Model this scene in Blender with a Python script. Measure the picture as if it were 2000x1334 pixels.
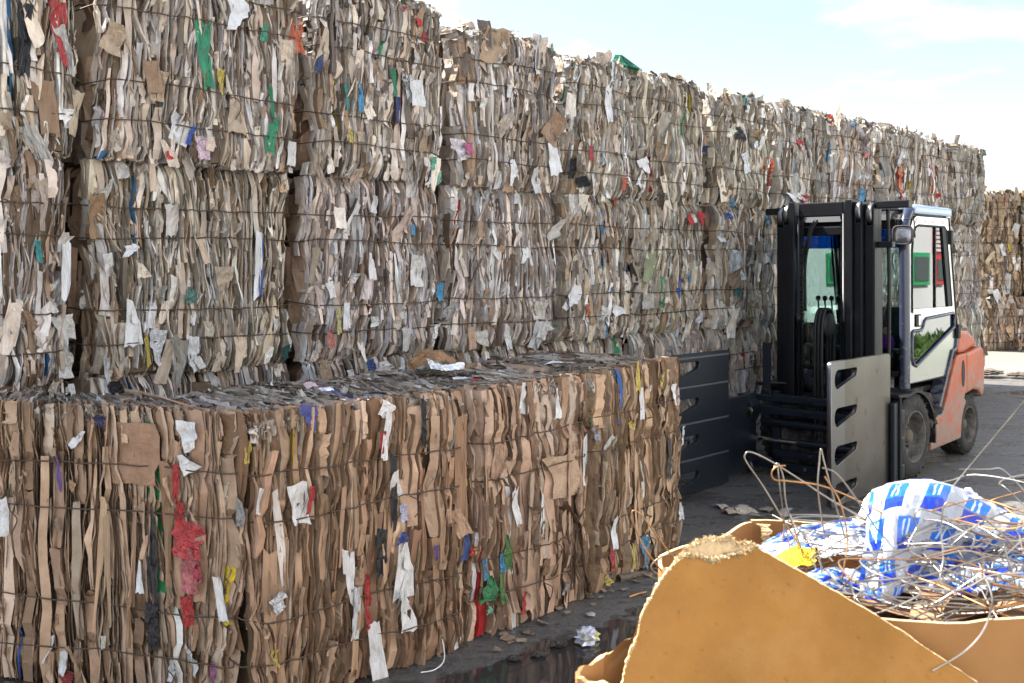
import bpy, bmesh, math, random
import numpy as np
from mathutils import Vector, Matrix

# ------------------------------------------------------------------ camera, sky, sun, exposure
for o in list(bpy.data.objects):
    bpy.data.objects.remove(o)
scn = bpy.context.scene
COL = scn.collection
cam_d = bpy.data.cameras.new('camera')
cam_d.sensor_width = 36.0
cam_d.lens = 35.0
cam_d.shift_y = -0.075
cam_d.clip_start = 0.05
cam_d.clip_end = 2000
cam_d.dof.use_dof = True
cam_d.dof.focus_distance = 5.6
cam_d.dof.aperture_fstop = 8.0
cam = bpy.data.objects.new('camera', cam_d)
cam.location = (0, 0, 1.67)
cam.rotation_euler = (math.radians(90), 0, 0)
COL.objects.link(cam)
scn.camera = cam
scn.render.resolution_x, scn.render.resolution_y = 1024, 683

SUN_EL = math.radians(51)
SX, SY = -0.877, 0.480
world = bpy.data.worlds.new('World')
scn.world = world
world.use_nodes = True
nt = world.node_tree
nt.nodes.clear()
wo = nt.nodes.new('ShaderNodeOutputWorld')
bg = nt.nodes.new('ShaderNodeBackground')
bg.inputs['Strength'].default_value = 0.064
sky = nt.nodes.new('ShaderNodeTexSky')
sky.sky_type = 'NISHITA'
sky.sun_disc = False
sky.sun_elevation = SUN_EL
sky.sun_rotation = math.atan2(SX, SY)
sky.air_density = 1.0
sky.dust_density = 0.8
sky.ozone_density = 1.0
# thin fair-weather cloud all round the sky
tc = nt.nodes.new('ShaderNodeTexCoord')
mp = nt.nodes.new('ShaderNodeMapping')
mp.inputs['Scale'].default_value = (1.0, 1.0, 3.2)
nz = nt.nodes.new('ShaderNodeTexNoise')
nz.inputs['Scale'].default_value = 3.1
nz.inputs['Detail'].default_value = 7
nz.inputs['Roughness'].default_value = 0.55
cr = nt.nodes.new('ShaderNodeValToRGB')
cr.color_ramp.elements[0].position = 0.48
cr.color_ramp.elements[1].position = 0.70
cr.color_ramp.elements[0].color = (0.08, 0.08, 0.08, 1)
cr.color_ramp.elements[1].color = (0.75, 0.75, 0.75, 1)
mx = nt.nodes.new('ShaderNodeMix')
mx.data_type = 'RGBA'
mx.inputs['B'].default_value = (7.6, 7.9, 8.2, 1)
nt.links.new(tc.outputs['Generated'], mp.inputs['Vector'])
nt.links.new(mp.outputs['Vector'], nz.inputs['Vector'])
nt.links.new(nz.outputs['Fac'], cr.inputs['Fac'])
nt.links.new(cr.outputs['Color'], mx.inputs['Factor'])
nt.links.new(sky.outputs['Color'], mx.inputs['A'])
nt.links.new(mx.outputs['Result'], bg.inputs['Color'])
nt.links.new(bg.outputs['Background'], wo.inputs['Surface'])

sun_d = bpy.data.lights.new('sun', 'SUN')
sun_d.energy = 4.6
sun_d.angle = math.radians(0.53)
sun_d.color = (1.0, 0.965, 0.91)
sun = bpy.data.objects.new('sun', sun_d)
to_sun = Vector((SX * math.cos(SUN_EL), SY * math.cos(SUN_EL), math.sin(SUN_EL)))
sun.rotation_euler = to_sun.to_track_quat('Z', 'Y').to_euler()
sun.location = (-10, 6, 14)
COL.objects.link(sun)

scn.view_settings.view_transform = 'Standard'
scn.view_settings.look = 'None'
scn.view_settings.exposure = 2.15
scn.view_settings.gamma = 1.0
scn.render.engine = 'CYCLES'
scn.cycles.diffuse_bounces = 1
scn.cycles.max_bounces = 8
scn.cycles.transparent_max_bounces = 8

# ------------------------------------------------------------------ helpers
RNG = np.random.default_rng(7)
rnd = random.Random(11)


def new_mat(name, col=(0.5, 0.5, 0.5), rough=0.7, metal=0.0, spec=0.5):
    m = bpy.data.materials.new(name)
    m.use_nodes = True
    b = m.node_tree.nodes['Principled BSDF']
    b.inputs['Base Color'].default_value = (*col, 1)
    b.inputs['Roughness'].default_value = rough
    b.inputs['Metallic'].default_value = metal
    b.inputs['Specular IOR Level'].default_value = spec
    return m


def nodes_of(m):
    return m.node_tree.nodes, m.node_tree.links, m.node_tree.nodes['Principled BSDF']


def add_bump(m, scale=60, strength=0.3, dist=0.01, detail=4, coord='Object', stretch=None):
    n, l, b = nodes_of(m)
    t = n.new('ShaderNodeTexCoord')
    src = t.outputs[coord]
    if stretch:
        mpn = n.new('ShaderNodeMapping')
        mpn.inputs['Scale'].default_value = stretch
        l.new(src, mpn.inputs['Vector'])
        src = mpn.outputs['Vector']
    z = n.new('ShaderNodeTexNoise')
    z.inputs['Scale'].default_value = scale
    z.inputs['Detail'].default_value = detail
    bp = n.new('ShaderNodeBump')
    bp.inputs['Strength'].default_value = strength
    bp.inputs['Distance'].default_value = dist
    l.new(src, z.inputs['Vector'])
    l.new(z.outputs['Fac'], bp.inputs['Height'])
    l.new(bp.outputs['Normal'], b.inputs['Normal'])
    return z


def mottle(m, src_socket, scale, lo, hi, coord='Object', detail=5, stretch=None, tint=(1, 1, 1)):
    """multiply a colour by a noise between lo and hi and feed the base colour"""
    n, l, b = nodes_of(m)
    t = n.new('ShaderNodeTexCoord')
    src = t.outputs[coord]
    if stretch:
        mpn = n.new('ShaderNodeMapping')
        mpn.inputs['Scale'].default_value = stretch
        l.new(src, mpn.inputs['Vector'])
        src = mpn.outputs['Vector']
    z = n.new('ShaderNodeTexNoise')
    z.inputs['Scale'].default_value = scale
    z.inputs['Detail'].default_value = detail
    l.new(src, z.inputs['Vector'])
    r = n.new('ShaderNodeValToRGB')
    r.color_ramp.elements[0].position = 0.3
    r.color_ramp.elements[1].position = 0.7
    r.color_ramp.elements[0].color = (lo * tint[0], lo * tint[1], lo * tint[2], 1)
    r.color_ramp.elements[1].color = (hi, hi, hi, 1)
    l.new(z.outputs['Fac'], r.inputs['Fac'])
    mxn = n.new('ShaderNodeMix')
    mxn.data_type = 'RGBA'
    mxn.blend_type = 'MULTIPLY'
    mxn.inputs['Factor'].default_value = 1
    if src_socket is None:
        mxn.inputs['A'].default_value = b.inputs['Base Color'].default_value
    else:
        l.new(src_socket, mxn.inputs['A'])
    l.new(r.outputs['Color'], mxn.inputs['B'])
    l.new(mxn.outputs['Result'], b.inputs['Base Color'])
    return mxn


def stain(m, col, scale, lo, hi, rough=None, coord='Object', detail=8, z_low=None, z_high=None, amount=1.0):
    """lay dirt of a given colour over the material, where a noise says so (optionally thicker low down: splashed mud)"""
    n, l, b = nodes_of(m)
    t = n.new('ShaderNodeTexCoord')
    z = n.new('ShaderNodeTexNoise')
    z.inputs['Scale'].default_value = scale
    z.inputs['Detail'].default_value = detail
    z.inputs['Roughness'].default_value = 0.65
    l.new(t.outputs[coord], z.inputs['Vector'])
    fac = z.outputs['Fac']
    if z_low is not None:
        s = n.new('ShaderNodeSeparateXYZ')
        l.new(t.outputs[coord], s.inputs['Vector'])
        mr = n.new('ShaderNodeMapRange')
        mr.inputs['From Min'].default_value = z_low
        mr.inputs['From Max'].default_value = z_high
        mr.inputs['To Min'].default_value = 0.16
        mr.inputs['To Max'].default_value = -0.10
        l.new(s.outputs['Z'], mr.inputs['Value'])
        ad = n.new('ShaderNodeMath')
        l.new(fac, ad.inputs[0])
        l.new(mr.outputs['Result'], ad.inputs[1])
        fac = ad.outputs[0]
    r = n.new('ShaderNodeMapRange')
    r.inputs['From Min'].default_value = lo
    r.inputs['From Max'].default_value = hi
    r.inputs['To Max'].default_value = amount
    l.new(fac, r.inputs['Value'])
    mxn = n.new('ShaderNodeMix')
    mxn.data_type = 'RGBA'
    lk = b.inputs['Base Color'].links
    if lk:
        l.new(lk[0].from_socket, mxn.inputs['A'])
    else:
        mxn.inputs['A'].default_value = b.inputs['Base Color'].default_value
    mxn.inputs['B'].default_value = (*col, 1)
    l.new(r.outputs['Result'], mxn.inputs['Factor'])
    l.new(mxn.outputs['Result'], b.inputs['Base Color'])
    if rough is not None:
        mr2 = n.new('ShaderNodeMapRange')
        mr2.inputs['To Min'].default_value = b.inputs['Roughness'].default_value
        mr2.inputs['To Max'].default_value = rough
        l.new(r.outputs['Result'], mr2.inputs['Value'])
        l.new(mr2.outputs['Result'], b.inputs['Roughness'])
    return m


def mesh_np(name, v, q, col=None, smooth=False):
    """mesh from numpy arrays: v (N,3), q (M,4 or 3)"""
    me = bpy.data.meshes.new(name)
    v = np.ascontiguousarray(v, dtype=np.float32)
    q = np.ascontiguousarray(q, dtype=np.int32)
    k = q.shape[1]
    me.vertices.add(len(v))
    me.vertices.foreach_set('co', v.ravel())
    me.loops.add(q.size)
    me.loops.foreach_set('vertex_index', q.ravel())
    me.polygons.add(len(q))
    me.polygons.foreach_set('loop_start', np.arange(0, q.size, k, dtype=np.int32))
    me.polygons.foreach_set('use_smooth', np.full(len(q), smooth, dtype=bool))
    if col is not None:
        at = me.color_attributes.new('Col', 'FLOAT_COLOR', 'POINT')
        at.data.foreach_set('color', np.ascontiguousarray(col, dtype=np.float32).ravel())
    me.update()
    return me


def link(name, me, mat=None, parent=None, loc=None, rot=None, color=None):
    o = bpy.data.objects.new(name, me)
    COL.objects.link(o)
    if mat is not None and me is not None and not me.materials:
        me.materials.append(mat)
    if parent is not None:
        o.parent = parent
    if loc is not None:
        o.location = loc
    if rot is not None:
        o.rotation_euler = rot
    if color is not None:
        o.color = (*color, 1)
    return o


def tag(o, label=None, cat=None, group=None, kind=None):
    if label:
        o['label'] = label
    if cat:
        o['category'] = cat
    if group:
        o['group'] = group
    if kind:
        o['kind'] = kind
    return o


def empty(name, loc, rz=0.0):
    o = bpy.data.objects.new(name, None)
    o.empty_display_size = 0.2
    COL.objects.link(o)
    o.location = loc
    o.rotation_euler = (0, 0, rz)
    return o


def bm_mesh(name, bm, smooth=False):
    me = bpy.data.meshes.new(name)
    bmesh.ops.recalc_face_normals(bm, faces=bm.faces[:])
    bm.to_mesh(me)
    bm.free()
    if smooth:
        me.polygons.foreach_set('use_smooth', np.ones(len(me.polygons), dtype=bool))
    return me


def bm_box(lo, hi, bevel=0.0, bm=None):
    own = bm is None
    bm2 = bmesh.new()
    r = bmesh.ops.create_cube(bm2, size=1)
    for v in bm2.verts:
        v.co = Vector([lo[i] + (v.co[i] + 0.5) * (hi[i] - lo[i]) for i in range(3)])
    if bevel > 0:
        bmesh.ops.bevel(bm2, geom=bm2.edges[:], offset=bevel, segments=2, affect='EDGES', profile=0.6)
    if own:
        return bm2
    me = bpy.data.meshes.new('t')
    bm2.to_mesh(me)
    bm2.free()
    bm.from_mesh(me)
    bpy.data.meshes.remove(me)
    return bm


def box_obj(name, lo, hi, mat, parent, bevel=0.004):
    return link(name, bm_mesh(name, bm_box(lo, hi, bevel)), mat, parent)


def prism(poly, lo, hi, axis='y', bevel=0.0):
    """extrude a 2-D polygon; axis y: (x,z) swept along y; axis x: (y,z) along x; axis z: (x,y) along z"""
    bm = bmesh.new()

    def P(a, b, c):
        return {'y': (a, c, b), 'x': (c, a, b), 'z': (a, b, c)}[axis]
    v0 = [bm.verts.new(P(a, b, lo)) for a, b in poly]
    v1 = [bm.verts.new(P(a, b, hi)) for a, b in poly]
    n = len(poly)
    bm.faces.new(v0)
    bm.faces.new(v1[::-1])
    for i in range(n):
        bm.faces.new((v0[i], v1[i], v1[(i + 1) % n], v0[(i + 1) % n]))
    bmesh.ops.recalc_face_normals(bm, faces=bm.faces[:])
    if bevel > 0:
        es = [e for e in bm.edges if len(e.link_faces) == 2 and e.calc_face_angle(0) > 0.5]
        bmesh.ops.bevel(bm, geom=es, offset=bevel, segments=2, affect='EDGES', profile=0.6, clamp_overlap=True)
    return bm


def tube_arrays(pts, r, k=6, closed=False):
    """sweep a k-gon along pts -> verts, quads"""
    p = np.asarray(pts, dtype=float)
    n = len(p)
    if closed:
        tg = np.roll(p, -1, 0) - np.roll(p, 1, 0)
    else:
        tg = np.gradient(p, axis=0)
    tg /= np.linalg.norm(tg, axis=1)[:, None] + 1e-12
    up = np.array([0.13, 0.21, 0.97])
    nrm = np.zeros_like(p)
    prev = np.cross(tg[0], up)
    if np.linalg.norm(prev) < 0.05:
        prev = np.cross(tg[0], np.array([1.0, 0, 0]))
    for i in range(n):
        prev = prev - tg[i] * prev.dot(tg[i])
        prev /= np.linalg.norm(prev) + 1e-12
        nrm[i] = prev
    bi = np.cross(tg, nrm)
    rr = np.full(n, r) if np.isscalar(r) else np.asarray(r)
    ang = np.arange(k) * 2 * math.pi / k
    v = p[:, None, :] + rr[:, None, None] * (np.cos(ang)[None, :, None] * nrm[:, None, :] + np.sin(ang)[None, :, None] * bi[:, None, :])
    v = v.reshape(-1, 3)
    q = []
    m = n if closed else n - 1
    for i in range(m):
        j = (i + 1) % n
        for a in range(k):
            b = (a + 1) % k
            q.append((i * k + a, i * k + b, j * k + b, j * k + a))
    return v, np.array(q)


def tube_obj(name, pts, r, mat, parent=None, k=8, closed=False, **kw):
    v, q = tube_arrays(pts, r, k, closed)
    return link(name, mesh_np(name, v, q, smooth=True), mat, parent, **kw)


def smooth_path(ctrl, n=40):
    """Catmull-Rom through control points"""
    c = np.asarray(ctrl, dtype=float)
    c = np.vstack([2 * c[0] - c[1], c, 2 * c[-1] - c[-2]])
    out = []
    m = len(c) - 3
    per = max(2, n // m)
    for i in range(m):
        p0, p1, p2, p3 = c[i:i + 4]
        for t in np.linspace(0, 1, per, endpoint=False):
            out.append(0.5 * ((2 * p1) + (-p0 + p2) * t + (2 * p0 - 5 * p1 + 4 * p2 - p3) * t * t + (-p0 + 3 * p1 - 3 * p2 + p3) * t ** 3))
    out.append(c[-2])
    return np.array(out)


def lathe(profile, k=32, axis='y', center=(0, 0, 0), closed_profile=False):
    """profile: list of (radius, along) -> bmesh around an axis"""
    bm = bmesh.new()
    rings = []
    for r, a in profile:
        ring = []
        for i in range(k):
            t = 2 * math.pi * i / k
            c, s = math.cos(t) * r, math.sin(t) * r
            if axis == 'y':
                co = (center[0] + c, center[1] + a, center[2] + s)
            elif axis == 'x':
                co = (center[0] + a, center[1] + c, center[2] + s)
            else:
                co = (center[0] + c, center[1] + s, center[2] + a)
            ring.append(bm.verts.new(co))
        rings.append(ring)
    for a, b in zip(rings[:-1], rings[1:]):
        for i in range(k):
            j = (i + 1) % k
            bm.faces.new((a[i], a[j], b[j], b[i]))
    if not closed_profile:
        bm.faces.new(rings[0])
        bm.faces.new(rings[-1][::-1])
    else:
        a, b = rings[-1], rings[0]
        for i in range(k):
            j = (i + 1) % k
            bm.faces.new((a[i], a[j], b[j], b[i]))
    return bm


# ------------------------------------------------------------------ materials
def paper_material(name, vcol):
    m = new_mat(name, rough=0.82, spec=0.25)
    n, l, b = nodes_of(m)
    if vcol:
        a = n.new('ShaderNodeAttribute')
        a.attribute_name = 'Col'
        src = a.outputs['Color']
    else:
        a = n.new('ShaderNodeObjectInfo')
        src = a.outputs['Color']
    if vcol:
        mottle(m, src, 9, 0.70, 1.12, detail=6, tint=(1, 0.96, 0.9))
        add_bump(m, 38, 0.5, 0.012, detail=6)
    else:
        mottle(m, src, 2.2, 0.74, 1.10, detail=6, tint=(1, 0.96, 0.9))
        add_bump(m, 5, 0.35, 0.10, detail=4)
    return m


M_LAYERS = paper_material('pressed_paper', True)
M_SHEET = paper_material('loose_paper', False)
M_FILM = new_mat('plastic_film_scrap', rough=0.32, spec=0.5)
_n, _l, _b = nodes_of(M_FILM)
_oi = _n.new('ShaderNodeObjectInfo')
mottle(M_FILM, _oi.outputs['Color'], 4, 0.6, 1.25, detail=5)
add_bump(M_FILM, 7, 0.6, 0.10, detail=4)
M_CORE = new_mat('bale_inside', (0.16, 0.115, 0.08), 0.95, spec=0.1)  # darker than the paper: the shade of the gaps is in this colour
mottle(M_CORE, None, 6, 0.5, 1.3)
M_WIRE = new_mat('rusty_bale_wire', (0.10, 0.065, 0.045), 0.6, metal=0.55)
M_STEELWIRE = new_mat('loose_steel_wire', (0.40, 0.375, 0.335), 0.36, metal=0.85)
mottle(M_STEELWIRE, None, 9, 0.30, 1.1, tint=(1, 0.88, 0.72))
M_RUSTWIRE = new_mat('rusted_loose_wire', (0.42, 0.22, 0.09), 0.45, metal=0.75)
mottle(M_RUSTWIRE, None, 14, 0.5, 1.3)

# ------------------------------------------------------------------ the setting: ground, grass, white building across the yard
DX, DY = 0.696, 0.718            # direction the stack of bales runs in
NX, NY = -0.718, 0.696           # across the yard, towards the stack
ROW_RZ = math.atan2(DY, DX)


def yard(s, n, z=0.0):
    return Vector((DX * s + NX * n, DY * s + NY * n, z))


def ground_material():
    m = new_mat('wet_dirty_asphalt', (0.05, 0.05, 0.05), 0.5)
    n, l, b = nodes_of(m)
    t = n.new('ShaderNodeTexCoord')

    def noise(scale, detail=5, rough=0.55, stretch=None):
        z = n.new('ShaderNodeTexNoise')
        z.inputs['Scale'].default_value = scale
        z.inputs['Detail'].default_value = detail
        z.inputs['Roughness'].default_value = rough
        if stretch:
            mpn = n.new('ShaderNodeMapping')
            mpn.inputs['Scale'].default_value = stretch
            mpn.inputs['Rotation'].default_value = (0, 0, -ROW_RZ)
            l.new(t.outputs['Object'], mpn.inputs['Vector'])
            l.new(mpn.outputs['Vector'], z.inputs['Vector'])
        else:
            l.new(t.outputs['Object'], z.inputs['Vector'])
        return z.outputs['Fac']

    def rng(sock, a, b2, c=0.0, d=1.0):
        r = n.new('ShaderNodeMapRange')
        r.inputs['From Min'].default_value = a
        r.inputs['From Max'].default_value = b2
        r.inputs['To Min'].default_value = c
        r.inputs['To Max'].default_value = d
        l.new(sock, r.inputs['Value'])
        return r.outputs['Result']

    def math2(op, a, b2):
        q = n.new('ShaderNodeMath')
        q.operation = op
        for i, x in enumerate((a, b2)):
            if isinstance(x, (int, float)):
                q.inputs[i].default_value = x
            else:
                l.new(x, q.inputs[i])
        return q.outputs[0]

    def mixc(f, a, b2):
        q = n.new('ShaderNodeMix')
        q.data_type = 'RGBA'
        l.new(f, q.inputs['Factor'])
        for k, x in (('A', a), ('B', b2)):
            if isinstance(x, tuple):
                q.inputs[k].default_value = (*x, 1)
            else:
                l.new(x, q.inputs[k])
        return q.outputs['Result']

    sep = n.new('ShaderNodeSeparateXYZ')
    l.new(t.outputs['Object'], sep.inputs['Vector'])
    grit = noise(70, 4, 0.7)
    fine = noise(22, 6, 0.6)
    broad = noise(0.55, 5, 0.6)
    track = noise(1.6, 6, 0.6, (0.35, 2.6, 1))
    # standing water in the hollow beside the front row
    px = math2('SUBTRACT', sep.outputs['X'], 0.35)
    py = math2('SUBTRACT', sep.outputs['Y'], 3.75)
    q1 = math2('MULTIPLY', math2('SUBTRACT', px, math2('MULTIPLY', py, 0.75)), 1.7)
    q2 = math2('MULTIPLY', math2('ADD', py, math2('MULTIPLY', px, 0.75)), 0.75)
    rr = math2('ADD', math2('MULTIPLY', q1, q1), math2('MULTIPLY', q2, q2))
    pud = math2('SUBTRACT', 1.9, rr)
    pud = math2('ADD', pud, rng(noise(2.3, 6, 0.6), 0.2, 0.8, -1.1, 1.1))
    pud = rng(pud, 0.15, 0.4)
    pud2 = rng(noise(0.9, 4, 0.5, (0.6, 1.5, 1)), 0.57, 0.63)
    pud = math2('MAXIMUM', pud, pud2)
    # dry pale concrete beyond the end of the stack
    dry = math2('ADD', sep.outputs['Y'], math2('MULTIPLY', sep.outputs['X'], 0.25))
    dry = math2('ADD', dry, rng(noise(0.8, 6, 0.6), 0.2, 0.8, -2.2, 2.2))
    dry = rng(dry, 16.6, 17.6)
    c = mixc(rng(fine, 0.35, 0.7), (0.066, 0.061, 0.057), (0.165, 0.152, 0.140))
    c = mixc(rng(track, 0.46, 0.66), c, (0.150, 0.130, 0.110))
    c = mixc(rng(broad, 0.42, 0.70, 0.0, 0.55), c, (0.19, 0.175, 0.155))
    c = mixc(rng(grit, 0.60, 0.75), c, (0.19, 0.175, 0.16))
    c = mixc(math2('MULTIPLY', pud, 0.8), c, (0.022, 0.019, 0.018))
    conc = mixc(rng(fine, 0.3, 0.75), (0.17, 0.145, 0.115), (0.26, 0.23, 0.19))
    conc = mixc(rng(noise(3.5, 8, 0.7), 0.60, 0.72), conc, (0.10, 0.085, 0.07))
    c = mixc(dry, c, conc)
    l.new(c, b.inputs['Base Color'])
    ro = math2('ADD', rng(fine, 0.3, 0.75, 0.18, 0.44), rng(track, 0.35, 0.6, -0.16, 0.14))
    ro2 = math2('ADD', ro, rng(broad, 0.3, 0.7, -0.12, 0.12))
    wetr = n.new('ShaderNodeMix')
    l.new(pud, wetr.inputs['Factor'])
    l.new(ro2, wetr.inputs['A'])
    wetr.inputs['B'].default_value = 0.06
    dryr = n.new('ShaderNodeMix')
    l.new(dry, dryr.inputs['Factor'])
    l.new(wetr.outputs['Result'], dryr.inputs['A'])
    dryr.inputs['B'].default_value = 0.85
    l.new(dryr.outputs['Result'], b.inputs['Roughness'])
    h = math2('ADD', math2('MULTIPLY', grit, 0.7), math2('ADD', math2('MULTIPLY', fine, 0.8), math2('MULTIPLY', track, 2.2)))
    hm = n.new('ShaderNodeMix')
    l.new(pud, hm.inputs['Factor'])
    l.new(h, hm.inputs['A'])
    hm.inputs['B'].default_value = 1.55
    bp = n.new('ShaderNodeBump')
    bp.inputs['Strength'].default_value = 1.0
    bp.inputs['Distance'].default_value = 0.022
    l.new(hm.outputs['Result'], bp.inputs['Height'])
    l.new(bp.outputs['Normal'], b.inputs['Normal'])
    return m


g = 500.0
ground = link('ground', mesh_np('ground', np.array([[-g, -g, 0], [g, -g, 0], [g, g, 0], [-g, g, 0]]), np.array([[0, 1, 2, 3]])), ground_material())
tag(ground, 'dark wet asphalt yard, dry and pale beyond the stack', kind='structure')

# grass verge along the building (seen only as a reflection in the cab door)
M_GRASS = new_mat('grass', (0.07, 0.13, 0.025), 0.7)
mottle(M_GRASS, None, 1.2, 0.6, 1.4)
ng = 5200
gs = RNG.uniform(9, 46, ng)
gn = RNG.uniform(-2.75, -0.75, ng)
gh = RNG.uniform(0.06, 0.22, ng)
ga = RNG.uniform(0, math.pi, ng)
bx_, by_ = DX * gs + NX * gn, DY * gs + NY * gn
w_ = 0.05
v = np.zeros((ng, 3, 3))
v[:, 0] = np.stack([bx_ - w_ * np.cos(ga), by_ - w_ * np.sin(ga), np.zeros(ng)], 1)
v[:, 1] = np.stack([bx_ + w_ * np.cos(ga), by_ + w_ * np.sin(ga), np.zeros(ng)], 1)
v[:, 2] = np.stack([bx_ + RNG.normal(0, .05, ng), by_ + RNG.normal(0, .05, ng), gh], 1)
base_q = [yard(9, -2.78, .012), yard(46, -2.78, .012), yard(46, -0.7, .012), yard(9, -0.7, .012)]
vv = np.vstack([v.reshape(-1, 3), np.array([base_q[0], base_q[1], base_q[2]]), np.array([base_q[0], base_q[2], base_q[3]])])
grass = link('grass', mesh_np('grass', vv, np.arange(len(vv)).reshape(-1, 3)), M_GRASS)
tag(grass, 'strip of green grass mirrored in the cab door', 'grass', kind='stuff')

M_RENDER = new_mat('white_render', (0.66, 0.66, 0.65), 0.85)
mottle(M_RENDER, None, 0.8, 0.9, 1.03)
M_GREENF = new_mat('green_window_frame', (0.03, 0.32, 0.12), 0.5)
M_REDF = new_mat('red_window_frame', (0.55, 0.05, 0.06), 0.5)
M_PANE = new_mat('dark_window_pane', (0.06, 0.09, 0.09), 0.08)
M_SLAT = new_mat('pale_shutter_slat', (0.6, 0.6, 0.58), 0.6)
bld = empty('warehouse_building', yard(27, -2.8), ROW_RZ)
tag(bld, 'white rendered building with green and red windows, mirrored in the cab door', 'building')
box_obj('wall', (-36, -7, 0), (19, 0, 5.6), M_RENDER, bld, 0.02)  # near end lengthened beyond the mirrored part to bounce sunlight onto the bales
box_obj('roof', (-36.2, -7.2, 5.602), (19.2, 0.25, 5.8), M_SLAT, bld, 0.02)
for s0, s1, z0, z1, mat in ((22.45, 23.45, 1.2, 1.95, M_GREENF), (23.75, 24.35, 1.2, 1.9, M_REDF), (26.4, 27.6, 1.2, 2.3, M_GREENF), (29.2, 30.6, 1.2, 2.3, M_GREENF), (19.4, 20.6, 1.2, 2.3, M_GREENF)):
    a, b_ = s0 - 27, s1 - 27
    wn = box_obj('window', (a, 0.002, z0), (b_, 0.06, z1), mat, bld, 0.01)
    box_obj('pane', (a + .1, 0.061, z0 + .1), (b_ - .1, 0.075, z1 - .1), M_PANE, wn, 0.0)
shutter = box_obj('shutter', (23.72 - 27, 0.002, 1.93), (24.38 - 27, 0.05, 3.6), M_REDF, bld, 0.01)
for i in range(16):
    box_obj('slat', (23.78 - 27, 0.052, 1.98 + i * .1), (24.32 - 27, 0.075, 2.045 + i * .1), M_SLAT, shutter, 0.004)

# ------------------------------------------------------------------ bales of waste paper
# palettes: colour, weight
PAL_MIX = [((.70, .59, .485), 30), ((.60, .485, .38), 18), ((.75, .66, .57), 22), ((.79, .73, .68), 17), ((.83, .80, .785), 13), ((.43, .30, .205), 9), ((.28, .195, .13), 6), ((.16, .13, .11), 6), ((.48, .47, .45), 3),
           ((.05, .20, .42), .25), ((.5, .04, .03), .22), ((.04, .3, .15), .18), ((.6, .42, .04), .18)]
PAL_BROWN = [((.50, .340, .238), 30), ((.44, .292, .200), 26), ((.56, .400, .292), 22), ((.34, .215, .142), 10), ((.60, .47, .37), 8), ((.17, .10, .06), 5), ((.72, .70, .68), 1.2),
             ((.05, .12, .4), .12), ((.5, .03, .03), .12), ((.04, .28, .1), .1), ((.6, .45, .04), .1)]
PAL_FAR = [((.52, .37, .25), 30), ((.45, .31, .20), 26), ((.58, .45, .32), 20), ((.25, .17, .11), 12), ((.55, .46, .36), 8), ((.70, .70, .70), 3), ((.05, .12, .4), .5), ((.5, .03, .03), .6), ((.6, .45, .04), .4)]
PAL_TOP = [((.27, .215, .17), 30), ((.36, .295, .24), 26), ((.45, .385, .325), 20), ((.14, .105, .08), 14), ((.55, .49, .43), 10), ((.6, .58, .58), 3), ((.4, .05, .05), .4), ((.08, .12, .35), .4)]
PAL_TOPMIX = [((.50, .43, .355), 30), ((.38, .32, .26), 26), ((.60, .55, .49), 20), ((.28, .21, .15), 12), ((.70, .68, .66), 10), ((.05, .3, .25), .6)]


def pick(pal, n, r):
    c = np.array([p[0] for p in pal])
    w = np.array([p[1] for p in pal], dtype=float)
    i = r.choice(len(pal), n, p=w / w.sum())
    out = c[i] * r.uniform(0.62, 1.18, (n, 1)) * r.normal(1, .012, (n, 3))
    return np.clip(out, 0.012, 0.85)


WIRE_F = (0.155, 0.315, 0.645, 0.795)


def relief(a, b, A, B, ph, pinch, edge, edge_b, bulge, pinch_d=.020):
    """outward offset of a face at (a, b): rounded edges, pinched at the wires, uneven in between"""
    c = -edge * (np.exp(-np.clip(a, 0, None) / .045) + np.exp(-np.clip(A - a, 0, None) / .045))
    c -= edge_b * (np.exp(-np.clip(b, 0, None) / .04) + np.exp(-np.clip(B - b, 0, None) / .04))
    c += bulge * (np.sin(5.1 * a + 2.3 * b + ph[0]) + .8 * np.sin(9.7 * a - 4.1 * b + ph[1]) + .6 * np.sin(14 * b + 6 * a + ph[2]))
    for bw in pinch:
        c -= pinch_d * np.exp(-((b - bw) / .024) ** 2)
    return c


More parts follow.
